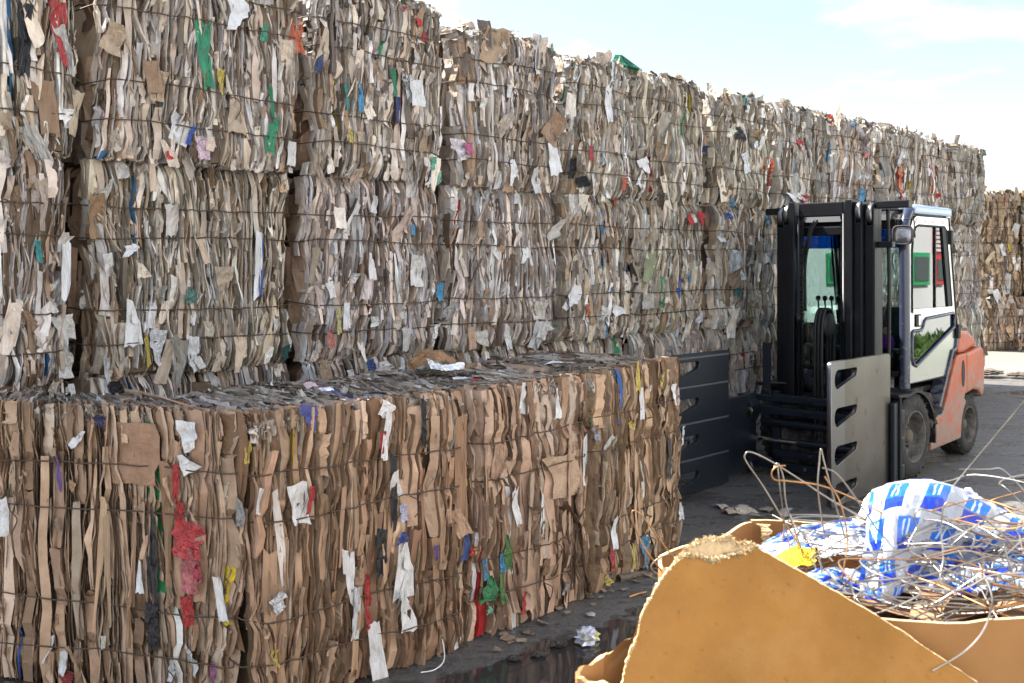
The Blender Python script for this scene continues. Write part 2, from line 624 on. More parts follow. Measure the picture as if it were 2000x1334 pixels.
def ribbons(r, A, B, n, wr, lr, pal, ph, S=7, deep=.07, c_rng=(-.075, .012), amp=.012, pinch=(), edge=.05, edge_b=.05, bulge=.008, flat=.25, wpow=2.2, col_mul=1.0, rough=.0050, wide=1.6, lean_sd=.10, crumple=.0045, tip_w=.35, pinch_d=.020, tilt_rng=(18, 62), cols=None):
    """many pressed sheets, each a crumpled strip that comes out of the bale and turns over its face: (a, b, c) points, quads, colours"""
    K = 4
    if cols is not None:
        n = len(cols)
    a0 = (r.permutation(n) + r.random(n)) / n * A
    b0 = r.uniform(-.04, 1.04, n) * B
    ln = lr[0] + (lr[1] - lr[0]) * r.random(n) ** 1.6
    w = wr[0] * (wr[1] / wr[0]) ** (r.random(n) ** (wpow * .55))
    isflat = r.random(n) < flat
    w = np.where(isflat, w * wide + .012, w)
    sg = np.where(np.sin(8.0 * a0 + 3.0 * b0 + ph[5]) + r.normal(0, .75, n) < 0, -1.0, 1.0)      # runs of sheets lean the same way
    c0 = c_rng[1] - (c_rng[1] - c_rng[0]) * r.random(n) ** .85
    tilt = np.tan(np.radians(np.where(isflat, r.uniform(0, 18, n), r.uniform(tilt_rng[0], tilt_rng[1], n))))[:, None]
    if cols is not None:                       # sheets set side by side, given as left edge, width, foot, length, depth, tilt
        xl, w, bz, ln, c0, tl_ = cols.T
        sg = np.where(np.sin(6.0 * xl + 1.5 * bz + ph[5]) + .55 * np.sin(23 * xl + ph[2]) < 0, -1.0, 1.0)
        a0 = np.where(sg > 0, xl, xl + w)
        b0 = bz + ln * .5
        isflat = tl_ < 16
        tilt = np.tan(np.radians(tl_))[:, None]
    t = np.linspace(-.5, .5, S)
    b = b0[:, None] + ln[:, None] * t[None, :] + r.normal(0, .006, (n, S))
    b = np.clip(b, -.012 + .012 * r.random((n, 1)), B + .012 - .012 * r.random((n, 1)))
    b += r.normal(0, .002, (n, S))
    # neighbouring sheets bend together, so their edges nest like layers
    lean = .10 * np.sin(4.0 * a0 + ph[3]) + .07 * np.sin(11 * a0 + ph[4])
    lean = lean * .7 + r.normal(0, lean_sd, n)
    if cols is not None:
        lean = .05 * np.sin(3.0 * a0 + ph[3])
    a = a0[:, None] + lean[:, None] * (b - b0[:, None])
    a += .6 * amp * np.sin(6.5 * b + 13.0 * a0[:, None] + ph[0]) + .35 * amp * np.sin(23 * b + 37 * a0[:, None] + ph[1])
    for bw in pinch:
        a += .007 * np.sin(31 * a0[:, None] + ph[2] + 40 * bw) * np.exp(-((b - bw) / .03) ** 2)
    if cols is None:
        a += np.cumsum(r.normal(0, rough, (n, S)), 1)
        wk = w[:, None] * (.65 + .7 * r.random((n, S)))
    else:
        a += r.normal(0, .0012, (n, S))
        wk = w[:, None] * r.uniform(.80, 1.0, (n, S))
    tip = np.where(r.random((n, 1)) < .5, tip_w, .95)
    wk[:, :1] *= tip
    wk[:, -1:] *= np.where(r.random((n, 1)) < .5, tip_w, .95)
    prof_a = np.array([-.10, .04, .5, 1.0])
    pc = np.zeros((n, S, K))
    pc[:, :, 0] = -deep * r.uniform(.5, 1.0, (n, 1))
    pc[:, :, 1] = r.normal(0, crumple * .6, (n, S))
    out = np.where(isflat, .004, -.006)[:, None]
    pc[:, :, 2] = out * .3 - .45 * wk * tilt + r.normal(0, crumple * .8, (n, S))
    pc[:, :, 3] = out - wk * tilt * r.uniform(.7, 1.25, (n, 1)) + r.normal(0, crumple * 1.4, (n, S))
    curl = r.normal(0, .010, (n, 1, 1)) * ((t * 2) ** 2)[None, :, None]
    P = np.zeros((n, S, K, 3))
    P[..., 0] = a[:, :, None] + sg[:, None, None] * wk[:, :, None] * prof_a[None, None, :]
    P[..., 1] = b[:, :, None] + r.normal(0, .003, (n, S, K))
    P[..., 2] = c0[:, None, None] + pc + np.where(curl > 0, curl, curl * .4) * np.array([.1, .6, 1, 1.3])[None, None, :]
    P[..., 0] = np.clip(P[..., 0], -.02, A + .02)
    P[..., 2] += relief(P[..., 0], P[..., 1], A, B, ph, pinch, edge, edge_b, bulge, pinch_d)
    idx = np.arange(n * S * K).reshape(n, S, K)
    q = np.stack([idx[:, :-1, :-1], idx[:, :-1, 1:], idx[:, 1:, 1:], idx[:, 1:, :-1]], -1).reshape(-1, 4)
    col = pick(pal, n, r) * col_mul
    cc = np.ones((n, S, K, 4))
    cc[..., :3] = col[:, None, None, :]
    return P.reshape(-1, 3), q, cc.reshape(-1, 4)


def columns(r, A, B, broad_share, thin, broad_w, seg, c_thin, c_broad):
    """the face of a bale as sheets packed side by side: bundles of thin edges between broad folded faces"""
    out = []
    x = .004
    while x < A - .006:
        if r.random() < broad_share:
            w, c_, tl_ = r.uniform(*broad_w), c_broad, (2, 26)
        else:
            w, c_, tl_ = thin[0] * (thin[1] / thin[0]) ** r.random(), c_thin, (25, 70)
        w = min(w, A - .004 - x)
        z = -r.uniform(0, seg[1] * .6)
        while z < B - .01:
            l_ = seg[0] + (seg[1] - seg[0]) * r.random() ** 1.3
            z0, z1 = max(z, .002), min(z + l_, B + .006)
            if z1 - z0 > .03:
                k_ = r.uniform(.75, 1.0)
                out.append((x + (1 - k_) * w * r.random(), w * k_, z0, z1 - z0 + r.uniform(-.006, .012), r.uniform(*c_), r.uniform(*tl_)))
            z += l_
        x += w + r.uniform(.0003, .0022)
    return np.array(out)


FRAMES = {
    'front': lambda L, D, T: ((0, 0, 0), (1, 0, 0), (0, 0, 1), (0, -1, 0), L, T),
    'top': lambda L, D, T: ((0, 0, T), (1, 0, 0), (0, 1, 0), (0, 0, 1), L, D),
    'left': lambda L, D, T: ((0, 0, 0), (0, 1, 0), (0, 0, 1), (-1, 0, 0), D, T),
    'right': lambda L, D, T: ((L, 0, 0), (0, 1, 0), (0, 0, 1), (1, 0, 0), D, T),
}


def scrap_lib(r, count, w, h, nx, ny, bend, ragged, wob):
    """a library of loose pieces of paper in the x-z plane, facing -y, centred on the origin, about 1 x 1"""
    out = []
    for i in range(count):
        gx, gz = np.meshgrid(np.linspace(-.5, .5, nx + 1), np.linspace(-.5, .5, ny + 1))
        x, z = gx.copy(), gz.copy()
        x += r.normal(0, ragged * .35, x.shape)
        z += r.normal(0, ragged * .35, z.shape)
        edge_m = (np.abs(gx) > .49) | (np.abs(gz) > .49)
        x -= np.sign(gx) * edge_m * r.random(x.shape) * ragged
        z -= np.sign(gz) * edge_m * r.random(z.shape) * ragged
        sk = r.normal(0, .14)
        taper = r.uniform(-.55, .55)
        x = x * (1 + taper * gz - .25 * abs(taper)) + sk * gz + r.uniform(-.12, .12) * np.sin(5 * gz + r.uniform(0, 6))
        if r.random() < .5:                      # one corner torn off
            cxs, czs = r.choice([-1, 1]), r.choice([-1, 1])
            cut = np.clip(cxs * gx + czs * gz - r.uniform(.35, .7), 0, 1)
            x -= cxs * cut * .8
            z -= czs * cut * .8
        y = r.normal(0, wob, x.shape)
        for _f in range(3):                      # folds
            th = r.uniform(0, math.pi)
            d = gx * math.cos(th) + gz * math.sin(th) - r.uniform(-.3, .3)
            y -= bend * r.uniform(-.7, 1.0) * np.abs(d) * .8
        y -= y.mean()
        v = np.stack([x, y, z], -1).reshape(-1, 3)
        idx = np.arange(v.shape[0]).reshape(ny + 1, nx + 1)
        q = np.stack([idx[:-1, :-1], idx[:-1, 1:], idx[1:, 1:], idx[1:, :-1]], -1).reshape(-1, 4)
        out.append((v, q))
    return out


LR = np.random.default_rng(33)
LIB = {}
for kind, mat, spec in (('s', M_SHEET, dict(count=22, w=1, h=1, nx=4, ny=5, bend=.55, ragged=.07, wob=.03)),
                        ('b', M_SHEET, dict(count=12, w=1, h=1, nx=4, ny=5, bend=.20, ragged=.04, wob=.014)),
                        ('p', M_FILM, dict(count=16, w=1, h=1, nx=3, ny=7, bend=.30, ragged=.10, wob=.055)),
                        ('k', M_FILM, dict(count=6, w=1, h=1, nx=2, ny=9, bend=.10, ragged=.12, wob=.035)),
                        ('l', M_SHEET, dict(count=24, w=1, h=1, nx=2, ny=9, bend=.16, ragged=.06, wob=.03))):
    LIB[kind] = []
    for v, q in scrap_lib(LR, **spec):
        me = mesh_np({'s': 'paper_piece', 'b': 'cardboard_piece', 'p': 'plastic_piece', 'k': 'plastic_strip', 'l': 'paper_sheet'}[kind], v, q)
        me.materials.append(mat)
        LIB[kind].append(me)
PIECE_NAME = {'s': 'paper_scrap', 'b': 'cardboard_panel', 'p': 'plastic_scrap', 'k': 'plastic_strip', 'l': 'paper_sheet'}


def bale(loc, rz, L, D, T, seed, label, group, pal, pal_top, n_front, S=7, faces=('front',), n_top=0, wr=(.010, .045), lr=(.12, .5), kL=0.0, kR=0.0, n_loose=30, n_sheet=0,
         scraps=(), wire_r=.003, deep=.07, flat=.25, loose_size=(.05, .13), amp=.012, bulge=.008, top_c=(-.02, .03), top_w=(.008, .04), wide=1.6, lean_sd=.12, crumple=.0055, edge_b=.05, top_in=0.0, seam=False, edge=.05, side_ext=0.0, big_w=9.0, sheet_name='paper_sheet', pack=None, pinch_d=.020, wire_c=.021, wires=WIRE_F, name='paper_bale', loose_top=0, white=.25):
    r = np.random.default_rng(seed)
    e = empty(name, loc, rz)
    tag(e, label, 'bale', group)
    ph = r.uniform(0, 6.28, 6)
    tint = np.array((1, 1, 1)) * r.uniform(.88, 1.08) * np.array((1, r.uniform(.97, 1.01), r.uniform(.92, 1.03)))     # every bale has its own mix of paper
    pal = [(tuple(np.clip(np.array(c_) * tint, 0, .84)), w_) for c_, w_ in pal]
    pinch = [f * T for f in wires]

    def warp(p):
        x, y = p[:, 0].copy(), p[:, 1]
        yy = np.clip(y, 0, None)
        p[:, 0] = x + yy * kL * (1 - x / L) - yy * kR * (x / L)
        return p

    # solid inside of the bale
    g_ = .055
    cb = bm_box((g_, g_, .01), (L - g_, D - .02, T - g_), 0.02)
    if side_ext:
        bm_box((-side_ext, D * .5, .005), (L + side_ext, D - .01, T + .004), 0.015, cb)  # back block added across the gaps to stop sunlight leaking through
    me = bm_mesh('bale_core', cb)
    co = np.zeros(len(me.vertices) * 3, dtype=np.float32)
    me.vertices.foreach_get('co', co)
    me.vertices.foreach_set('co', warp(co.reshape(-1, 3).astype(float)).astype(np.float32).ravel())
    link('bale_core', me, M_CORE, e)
    V, Q, C, off = [], [], [], 0
    for f in faces:
        o, U, W, N, A, B = FRAMES[f](L, D, T)
        if f == 'front':
            p, q, c = ribbons(r, A, B, n_front, wr, lr, pal, ph, S=S, pinch=pinch, deep=deep, flat=flat, amp=amp, bulge=bulge, edge=edge, wide=wide, lean_sd=lean_sd, crumple=crumple, edge_b=edge_b)
            if pack:                           # the packed sheets themselves, under the loose ends
                cl_ = columns(r, A, B, **pack)
                S2 = S + 1
                p2, q2, c2 = ribbons(r, A, B, 0, wr, lr, pal, ph, S=S2, pinch=pinch, deep=.06, amp=amp, bulge=bulge, edge=edge, crumple=crumple * .7, edge_b=edge_b, tip_w=.9, pinch_d=pinch_d, cols=cl_)
                nq = (S2 - 1) * 3
                # the broad sheets can be told apart: each is an object of its own
                big = np.nonzero(cl_[:, 1] > big_w)[0]
                big = big[np.argsort(-(cl_[big, 1] * cl_[big, 3]))][:150]
                for k in big:
                    vs = p2[k * S2 * 4:(k + 1) * S2 * 4]
                    vs = warp(np.array(FRAMES[f](L, D, T)[0], dtype=float) + vs[:, :1] * np.array((1., 0, 0)) + vs[:, 1:2] * np.array((0, 0, 1.)) + vs[:, 2:3] * np.array((0, -1., 0)))
                    m_ = vs.mean(0)
                    link(sheet_name, mesh_np(sheet_name, vs - m_, q2[k * nq:(k + 1) * nq] - k * S2 * 4, c2[k * S2 * 4:(k + 1) * S2 * 4]), M_LAYERS, e, tuple(m_))
                keep = np.ones(len(cl_), dtype=bool)
                keep[big] = False
                vk = np.repeat(keep, S2 * 4)
                remap = np.cumsum(vk) - 1
                p2, c2, q2 = p2[vk], c2[vk], remap[q2[np.repeat(keep, nq)]]
                q = np.vstack([q, q2 + len(p)])
                p = np.vstack([p, p2])
                c = np.vstack([c, c2])
        elif f == 'top':
            p, q, c = ribbons(r, A, B, n_top, top_w, (.10, .5), pal_top, ph, S=max(4, S - 3), deep=.05, c_rng=top_c, amp=.014, edge=.045, edge_b=.03, bulge=.007, flat=.3)
            p[:, 1] = np.clip(p[:, 1], top_in + .012 * r.random(len(p)), None)
        else:
            p, q, c = ribbons(r, A - .06, B, max(36, n_front // 14), (.05, .20), (.2, .5), PAL_BROWN, ph, S=5, deep=.03, c_rng=(-.035, .008), pinch=pinch, flat=.7, wpow=1.0, edge=.05, edge_b=.05)
            p[:, 0] += .06
        o, U, W, N = (np.array(k, dtype=float) for k in (o, U, W, N))
        v = o + p[:, :1] * U + p[:, 1:2] * W + p[:, 2:3] * N
        V.append(warp(v))
        Q.append(q + off)
        C.append(c)
        off += len(v)
    lay = link('paper_layers', mesh_np('paper_layers', np.vstack(V), np.vstack(Q), np.vstack(C)), M_LAYERS, e)
    lay['kind'] = 'stuff'
    # the four wires that tie it
    for f in wires:
        z = f * T
        aa = np.linspace(0, L, 26)
        sag = r.normal(0, .006) + .008 * np.sin(aa * r.uniform(2, 5) + r.uniform(0, 6)) + r.normal(0, .0025, 26)
        cc = relief(aa, np.full(26, z), L, T, ph, pinch, .05, .05, bulge) + wire_c + r.normal(0, .003, 26)
        path = np.stack([aa, -cc, z + sag], 1)
        lead = np.array([[-.028, .30, z + .01], [-.030, .08, z]])
        tail = np.array([[L + .030, .08, z], [L + .028, .30, z - .01]])
        tube = np.vstack([lead, path[1:-1], tail])
        tube_obj('wire', warp(tube), wire_r, M_WIRE, e, k=5)
        if r.random() < .5:      # a twisted end sticking out of a knot
            x0 = r.uniform(.1, .9) * L
            kn = smooth_path([(x0, -.02, z), (x0 + .03, -.045, z - .02), (x0 + .05, -.03, z - .06), (x0 + .02, -.03, z - .08 - .05 * r.random())], 14)
            tube_obj('wire_end', kn, wire_r * .85, M_WIRE, e, k=5)
    # loose pieces that stand out of the pressed mass
    cols = pick(pal, n_loose + n_sheet + loose_top + 1, r)
    for i in range(n_loose):
        kind = 's' if r.random() < .92 else 'b'
        me = LIB[kind][r.integers(len(LIB[kind]))]
        w = r.uniform(*loose_size) * (.55 if r.random() < .6 else 1)
        h = w * r.uniform(1.1, 3.2)
        x, z = r.uniform(.02, .98) * L, r.uniform(.05, .97) * T
        if seam and r.random() < .42:            # loose ends hang out along the joints between tiers
            z = T * (r.uniform(.0, .06) if r.random() < .6 else r.uniform(.95, 1.0))
        cz = float(relief(np.array([x]), np.array([z]), L, T, ph, pinch, .05, .05, bulge)[0])
        o = link(PIECE_NAME[kind], me, None, e, (x, -cz - .004 - .016 * r.random(), z), (r.normal(0.12, .22), r.normal(0, .20), r.normal(0, .75)))
        o.scale = (w, w, h)
        c = cols[i]
        if r.random() < white:
            c = np.array((.66, .65, .64)) * r.uniform(.8, 1.15)
        o.color = (*c, 1)
    for i in range(n_sheet):
        me = LIB['l'][r.integers(len(LIB['l']))]
        w, h = r.uniform(.02, .06), r.uniform(.18, .6)
        x = r.uniform(.03, .97) * L
        z = r.uniform(h * .5, T - h * .5)
        cz = float(relief(np.array([x]), np.array([z]), L, T, ph, pinch, .05, .05, bulge)[0])
        o = link('paper_sheet', me, None, e, (x, -cz - .002 - .010 * r.random(), z), (r.normal(0.0, .03), r.normal(0, .05), r.normal(0, .7)))
        o.scale = (w, w * 1.2, h)
        o.color = (*cols[n_loose + i], 1)
    for i in range(loose_top):
        kind = 's' if r.random() < .8 else 'b'
        me = LIB[kind][r.integers(len(LIB[kind]))]
        w = r.uniform(.05, .15)
        o = link(PIECE_NAME[kind], me, None, e, tuple(warp(np.array([[r.uniform(.03, .97) * L, abs(r.normal(0, .3)) * D * .6 + .01, T + r.uniform(-.02, .03)]]))[0]), (r.normal(-.9, .55), r.normal(0, .5), r.uniform(0, 6.28)))
        o.scale = (w, w, w * r.uniform(.8, 1.5))
        o.color = (*cols[n_loose + n_sheet + i], 1)
    # pieces that one can pick out in the photograph
    for (u, z, w, h, c, rot, kind) in scraps:
        me = LIB[kind][r.integers(len(LIB[kind]))]
        u = min(max(u, .02), L - .02)
        z = min(max(z, .03), T - .02)
        cz = float(relief(np.array([u]), np.array([z]), L, T, ph, pinch, .05, .05, bulge)[0])
        o = link(PIECE_NAME[kind], me, None, e, (u, -cz - .012 - .010 * r.random(), z), (0.0, -math.radians(rot), r.normal(0, .12)))
        o.scale = (w * (.92 if kind == 's' else 1.1), min(w, .12) if kind in 'sb' else max(w, .05), h * 1.08)
        if kind == 'b':
            c = tuple(min(.6, k_ * 1.3) for k_ in c)
            o.location.y += (.015 if w > .14 else .020)
        g_ = sum(c) / 3
        o.color = (*[(.80 * k_ + .20 * g_) * .88 for k_ in c], 1)
    return e


WS=[(40,0.93,0.57,0.08,0.303,(0.6,0.02,0.02),5,'p'),(40,0.76,0.51,0.063,0.354,(0.02,0.02,0.025),-3,'p'),(40,0.96,0.49,0.107,0.049,(0.42,0.25,0.24),20,'s'),(41,0.51,0.55,0.075,0.362,(0.01,0.3,0.13),2,'p'),(41,0.61,0.44,0.036,0.136,(0.75,0.55,0.03),0,'p'),(41,0.91,0.19,0.077,0.212,(0.01,0.3,0.13),0,'p'),(41,0.93,0.37,0.026,0.17,(0.01,0.3,0.13),5,'p'),(41,0.9,0.76,0.045,0.113,(0.05,0.4,0.25),-10,'p'),(41,1.25,0.75,0.091,0.177,(0.65,0.12,0.02),0,'p'),(42,0.01,0.68,0.049,0.178,(0.05,0.07,0.2),-10,'p'),(41,0.38,0.17,0.139,0.145,(0.75,0.75,0.76),-20,'s'),(41,0.51,0.08,0.069,0.134,(0.75,0.5,0.6),5,'p'),(41,0.44,0.14,0.028,0.106,(0.03,0.1,0.5),-25,'p'),(41,0.33,0.01,0.049,0.047,(0.6,0.02,0.02),15,'s'),(41,0.73,0.82,0.184,0.166,(0.75,0.75,0.76),10,'s'),(41,0.22,0.41,0.106,0.154,(0.36,0.22,0.13),5,'s'),(41,0.25,0.37,0.094,0.155,(0.5,0.36,0.23),0,'s'),(41,0.69,0.26,0.127,0.165,(0.5,0.38,0.27),2,'s'),(41,0.04,0.58,0.126,0.15,(0.5,0.36,0.23),-15,'s'),(42,0.18,0.46,0.029,0.151,(0.02,0.35,0.33),5,'p'),(42,0.28,0.47,0.038,0.184,(0.04,0.3,0.55),0,'p'),(42,0.19,0.23,0.029,0.091,(0.75,0.55,0.03),0,'p'),(42,0.57,0.6,0.04,0.174,(0.01,0.3,0.13),3,'p'),(42,0.76,1.01,0.059,0.045,(0.6,0.02,0.02),0,'s'),(42,0.82,0.93,0.043,0.065,(0.6,0.02,0.02),0,'p'),(42,0.64,1.07,0.033,0.038,(0.6,0.02,0.02),0,'p'),(42,0.75,0.56,0.126,0.162,(0.75,0.75,0.76),0,'s'),(42,0.59,0.43,0.04,0.19,(0.03,0.05,0.2),0,'p'),(42,0.7,0.58,0.091,0.193,(0.75,0.75,0.76),5,'p'),(43,0.02,0.24,0.146,0.169,(0.8,0.7,0.72),20,'p'),(43,0.06,0.24,0.065,0.088,(0.7,0.12,0.3),10,'p'),(42,0.89,0.12,0.061,0.099,(0.1,0.5,0.3),0,'p'),(42,0.95,0.02,0.096,0.099,(0.25,0.65,0.45),10,'s'),(44,0.06,0.19,0.104,0.152,(0.02,0.02,0.025),0,'s'),(44,0.13,0.09,0.153,0.077,(0.02,0.02,0.025),10,'s'),(43,0.86,0.23,0.152,0.229,(0.75,0.75,0.76),12,'s'),(43,0.48,0.1,0.091,0.177,(0.75,0.75,0.76),0,'s'),(43,0.69,0.06,0.116,0.181,(0.6,0.58,0.56),0,'s'),(43,0.31,0.97,0.292,0.244,(0.42,0.28,0.16),0,'s'),(43,0.85,0.45,0.196,0.221,(0.36,0.22,0.13),-30,'s'),(44,0.21,0.31,0.042,0.108,(0.6,0.02,0.02),0,'p'),(44,0.63,0.1,0.065,0.112,(0.65,0.12,0.02),0,'p'),(24,0.61,1.06,0.064,0.064,(0.65,0.12,0.02),0,'p'),(45,0.09,0.27,0.167,0.15,(0.75,0.75,0.76),25,'s'),(45,0.06,0.16,0.152,0.125,(0.75,0.75,0.76),-20,'s'),(44,0.41,0.7,0.087,0.275,(0.75,0.75,0.76),3,'s'),(44,0.52,0.97,0.089,0.159,(0.75,0.75,0.76),0,'s'),(25,0.7,0.97,0.093,0.114,(0.6,0.02,0.02),15,'s'),(25,0.84,0.97,0.134,0.115,(0.5,0.01,0.02),-5,'s'),(46,0.3,0.02,0.104,0.084,(0.04,0.3,0.55),-30,'p'),(26,0.15,1.01,0.084,0.046,(0.03,0.1,0.5),0,'p'),(26,0.86,0.99,0.085,0.107,(0.04,0.3,0.55),0,'p'),(46,1.0,0.43,0.115,0.147,(0.65,0.12,0.02),0,'p'),(47,0.36,0.65,0.103,0.112,(0.6,0.02,0.02),0,'p'),(47,0.32,0.11,0.206,0.101,(0.6,0.02,0.02),0,'p'),(47,0.26,0.1,0.407,0.111,(0.75,0.75,0.76),-25,'s'),(49,0.48,0.49,0.142,0.238,(0.65,0.12,0.02),0,'p'),(49,0.48,0.26,0.128,0.179,(0.65,0.12,0.02),0,'p'),(48,0.54,0.23,0.099,0.122,(0.04,0.3,0.55),0,'p'),(50,0.58,0.33,0.363,0.064,(0.6,0.02,0.02),10,'s'),(48,0.98,0.91,0.131,0.195,(0.01,0.3,0.13),-12,'p'),(48,0.33,0.99,0.096,0.088,(0.04,0.3,0.55),0,'p'),(48,0.69,0.69,0.101,0.101,(0.7,0.2,0.15),0,'p'),(46,0.52,0.94,0.107,0.142,(0.75,0.75,0.76),0,'p'),(46,0.48,1.06,0.071,0.085,(0.02,0.35,0.33),0,'p'),(46,0.32,0.66,0.121,0.121,(0.02,0.02,0.025),0,'p'),(45,0.97,0.49,0.097,0.063,(0.02,0.03,0.12),0,'s'),(46,0.63,0.58,0.146,0.076,(0.75,0.75,0.76),0,'s'),(46,0.46,0.4,0.124,0.188,(0.75,0.75,0.76),5,'p'),(21,0.91,0.56,0.064,0.368,(0.75,0.75,0.76),-2,'s'),(21,0.93,0.56,0.026,0.369,(0.05,0.1,0.4),-2,'p'),(20,0.99,0.54,0.048,0.269,(0.75,0.75,0.76),2,'s'),(21,0.19,0.27,0.105,0.231,(0.75,0.75,0.76),0,'s'),(21,0.3,0.35,0.06,0.234,(0.75,0.75,0.76),-4,'p'),(21,0.32,0.14,0.077,0.183,(0.75,0.75,0.76),-4,'p'),(21,0.51,0.11,0.075,0.161,(0.75,0.75,0.76),0,'s'),(20,1.0,0.17,0.038,0.245,(0.75,0.75,0.76),0,'p'),(20,0.77,0.63,0.027,0.118,(0.02,0.35,0.33),5,'p'),(21,0.5,0.41,0.069,0.086,(0.1,0.25,0.2),5,'p'),(21,0.32,0.18,0.038,0.037,(0.04,0.3,0.55),0,'s'),(20,0.94,0.27,0.104,0.121,(0.55,0.52,0.48),8,'s'),(20,0.94,0.09,0.085,0.121,(0.6,0.58,0.55),0,'s'),(20,1.05,0.67,0.068,0.099,(0.55,0.5,0.45),-20,'s'),(21,0.17,0.64,0.105,0.056,(0.75,0.75,0.76),10,'s'),(21,0.03,0.81,0.125,0.225,(0.34,0.2,0.1),0,'s'),(21,0.38,0.8,0.095,0.158,(0.62,0.57,0.52),0,'s'),(21,0.69,0.49,0.121,0.137,(0.45,0.35,0.25),5,'s'),(21,0.53,0.04,0.098,0.07,(0.75,0.75,0.76),15,'s'),(21,0.07,0.02,0.036,0.151,(0.75,0.75,0.76),0,'p'),(22,0.03,0.56,0.056,0.208,(0.35,0.28,0.2),-8,'s'),(22,0.11,0.42,0.058,0.102,(0.75,0.75,0.76),15,'s'),(22,0.21,0.26,0.052,0.152,(0.75,0.75,0.76),0,'s'),(22,0.16,0.23,0.036,0.151,(0.7,0.6,0.2),0,'p'),(22,0.12,0.13,0.05,0.108,(0.7,0.2,0.15),0,'p'),(21,0.27,0.12,0.022,0.155,(0.75,0.55,0.03),5,'p'),(22,0.77,0.79,0.038,0.065,(0.04,0.3,0.55),-5,'s'),(22,1.0,0.39,0.062,0.12,(0.04,0.3,0.55),10,'s'),(22,0.77,0.53,0.126,0.194,(0.7,0.68,0.66),0,'s'),(24,0.09,0.31,0.175,0.229,(0.75,0.75,0.76),-25,'s'),(24,0.23,0.23,0.048,0.077,(0.65,0.12,0.02),10,'p'),(23,1.04,0.82,0.248,0.09,(0.55,0.5,0.44),20,'s'),(23,0.66,0.63,0.094,0.108,(0.75,0.75,0.76),0,'s'),(23,0.77,0.25,0.128,0.146,(0.6,0.54,0.46),0,'s'),(23,0.82,0.09,0.216,0.095,(0.6,0.58,0.54),35,'s'),(23,0.24,0.06,0.144,0.118,(0.58,0.54,0.48),12,'s'),(24,0.0,0.52,0.08,0.151,(0.5,0.34,0.18),-25,'s'),(22,0.43,0.22,0.078,0.062,(0.75,0.75,0.76),0,'s'),(22,0.67,0.1,0.09,0.144,(0.55,0.52,0.5),0,'s'),(25,0.52,0.36,0.06,0.164,(0.03,0.1,0.5),0,'p'),(25,0.66,0.45,0.054,0.061,(0.04,0.3,0.55),0,'s'),(25,0.08,0.27,0.166,0.125,(0.45,0.42,0.38),0,'s'),(25,0.09,0.56,0.153,0.25,(0.3,0.32,0.18),0,'s'),(26,0.01,0.65,0.132,0.227,(0.58,0.5,0.4),-15,'s'),(26,0.22,0.44,0.222,0.138,(0.36,0.22,0.13),25,'s'),(26,0.26,0.32,0.103,0.083,(0.02,0.35,0.33),0,'p'),(26,0.52,0.04,0.268,0.095,(0.36,0.22,0.13),0,'s'),(26,0.05,0.81,0.149,0.082,(0.75,0.75,0.76),0,'s'),(6,0.13,0.97,0.252,0.165,(0.5,0.45,0.4),20,'s'),(6,0.57,0.85,0.144,0.142,(0.6,0.58,0.54),10,'s'),(25,0.89,0.11,0.112,0.107,(0.75,0.75,0.76),0,'s'),(26,0.3,0.56,0.121,0.279,(0.75,0.75,0.76),5,'p'),(2,0.55,1.04,0.136,0.063,(0.75,0.75,0.76),10,'s'),(2,0.44,1.05,0.062,0.081,(0.03,0.08,0.35),20,'p'),(2,0.25,1.02,0.067,0.043,(0.75,0.75,0.76),0,'s'),(1,0.12,1.05,0.067,0.076,(0.02,0.02,0.025),0,'p'),(0,1.06,1.09,0.039,0.049,(0.75,0.75,0.76),0,'s'),(21,1.22,0.06,0.076,0.088,(0.02,0.1,0.1),10,'p'),(21,1.17,0.03,0.034,0.058,(0.02,0.02,0.025),0,'p')]
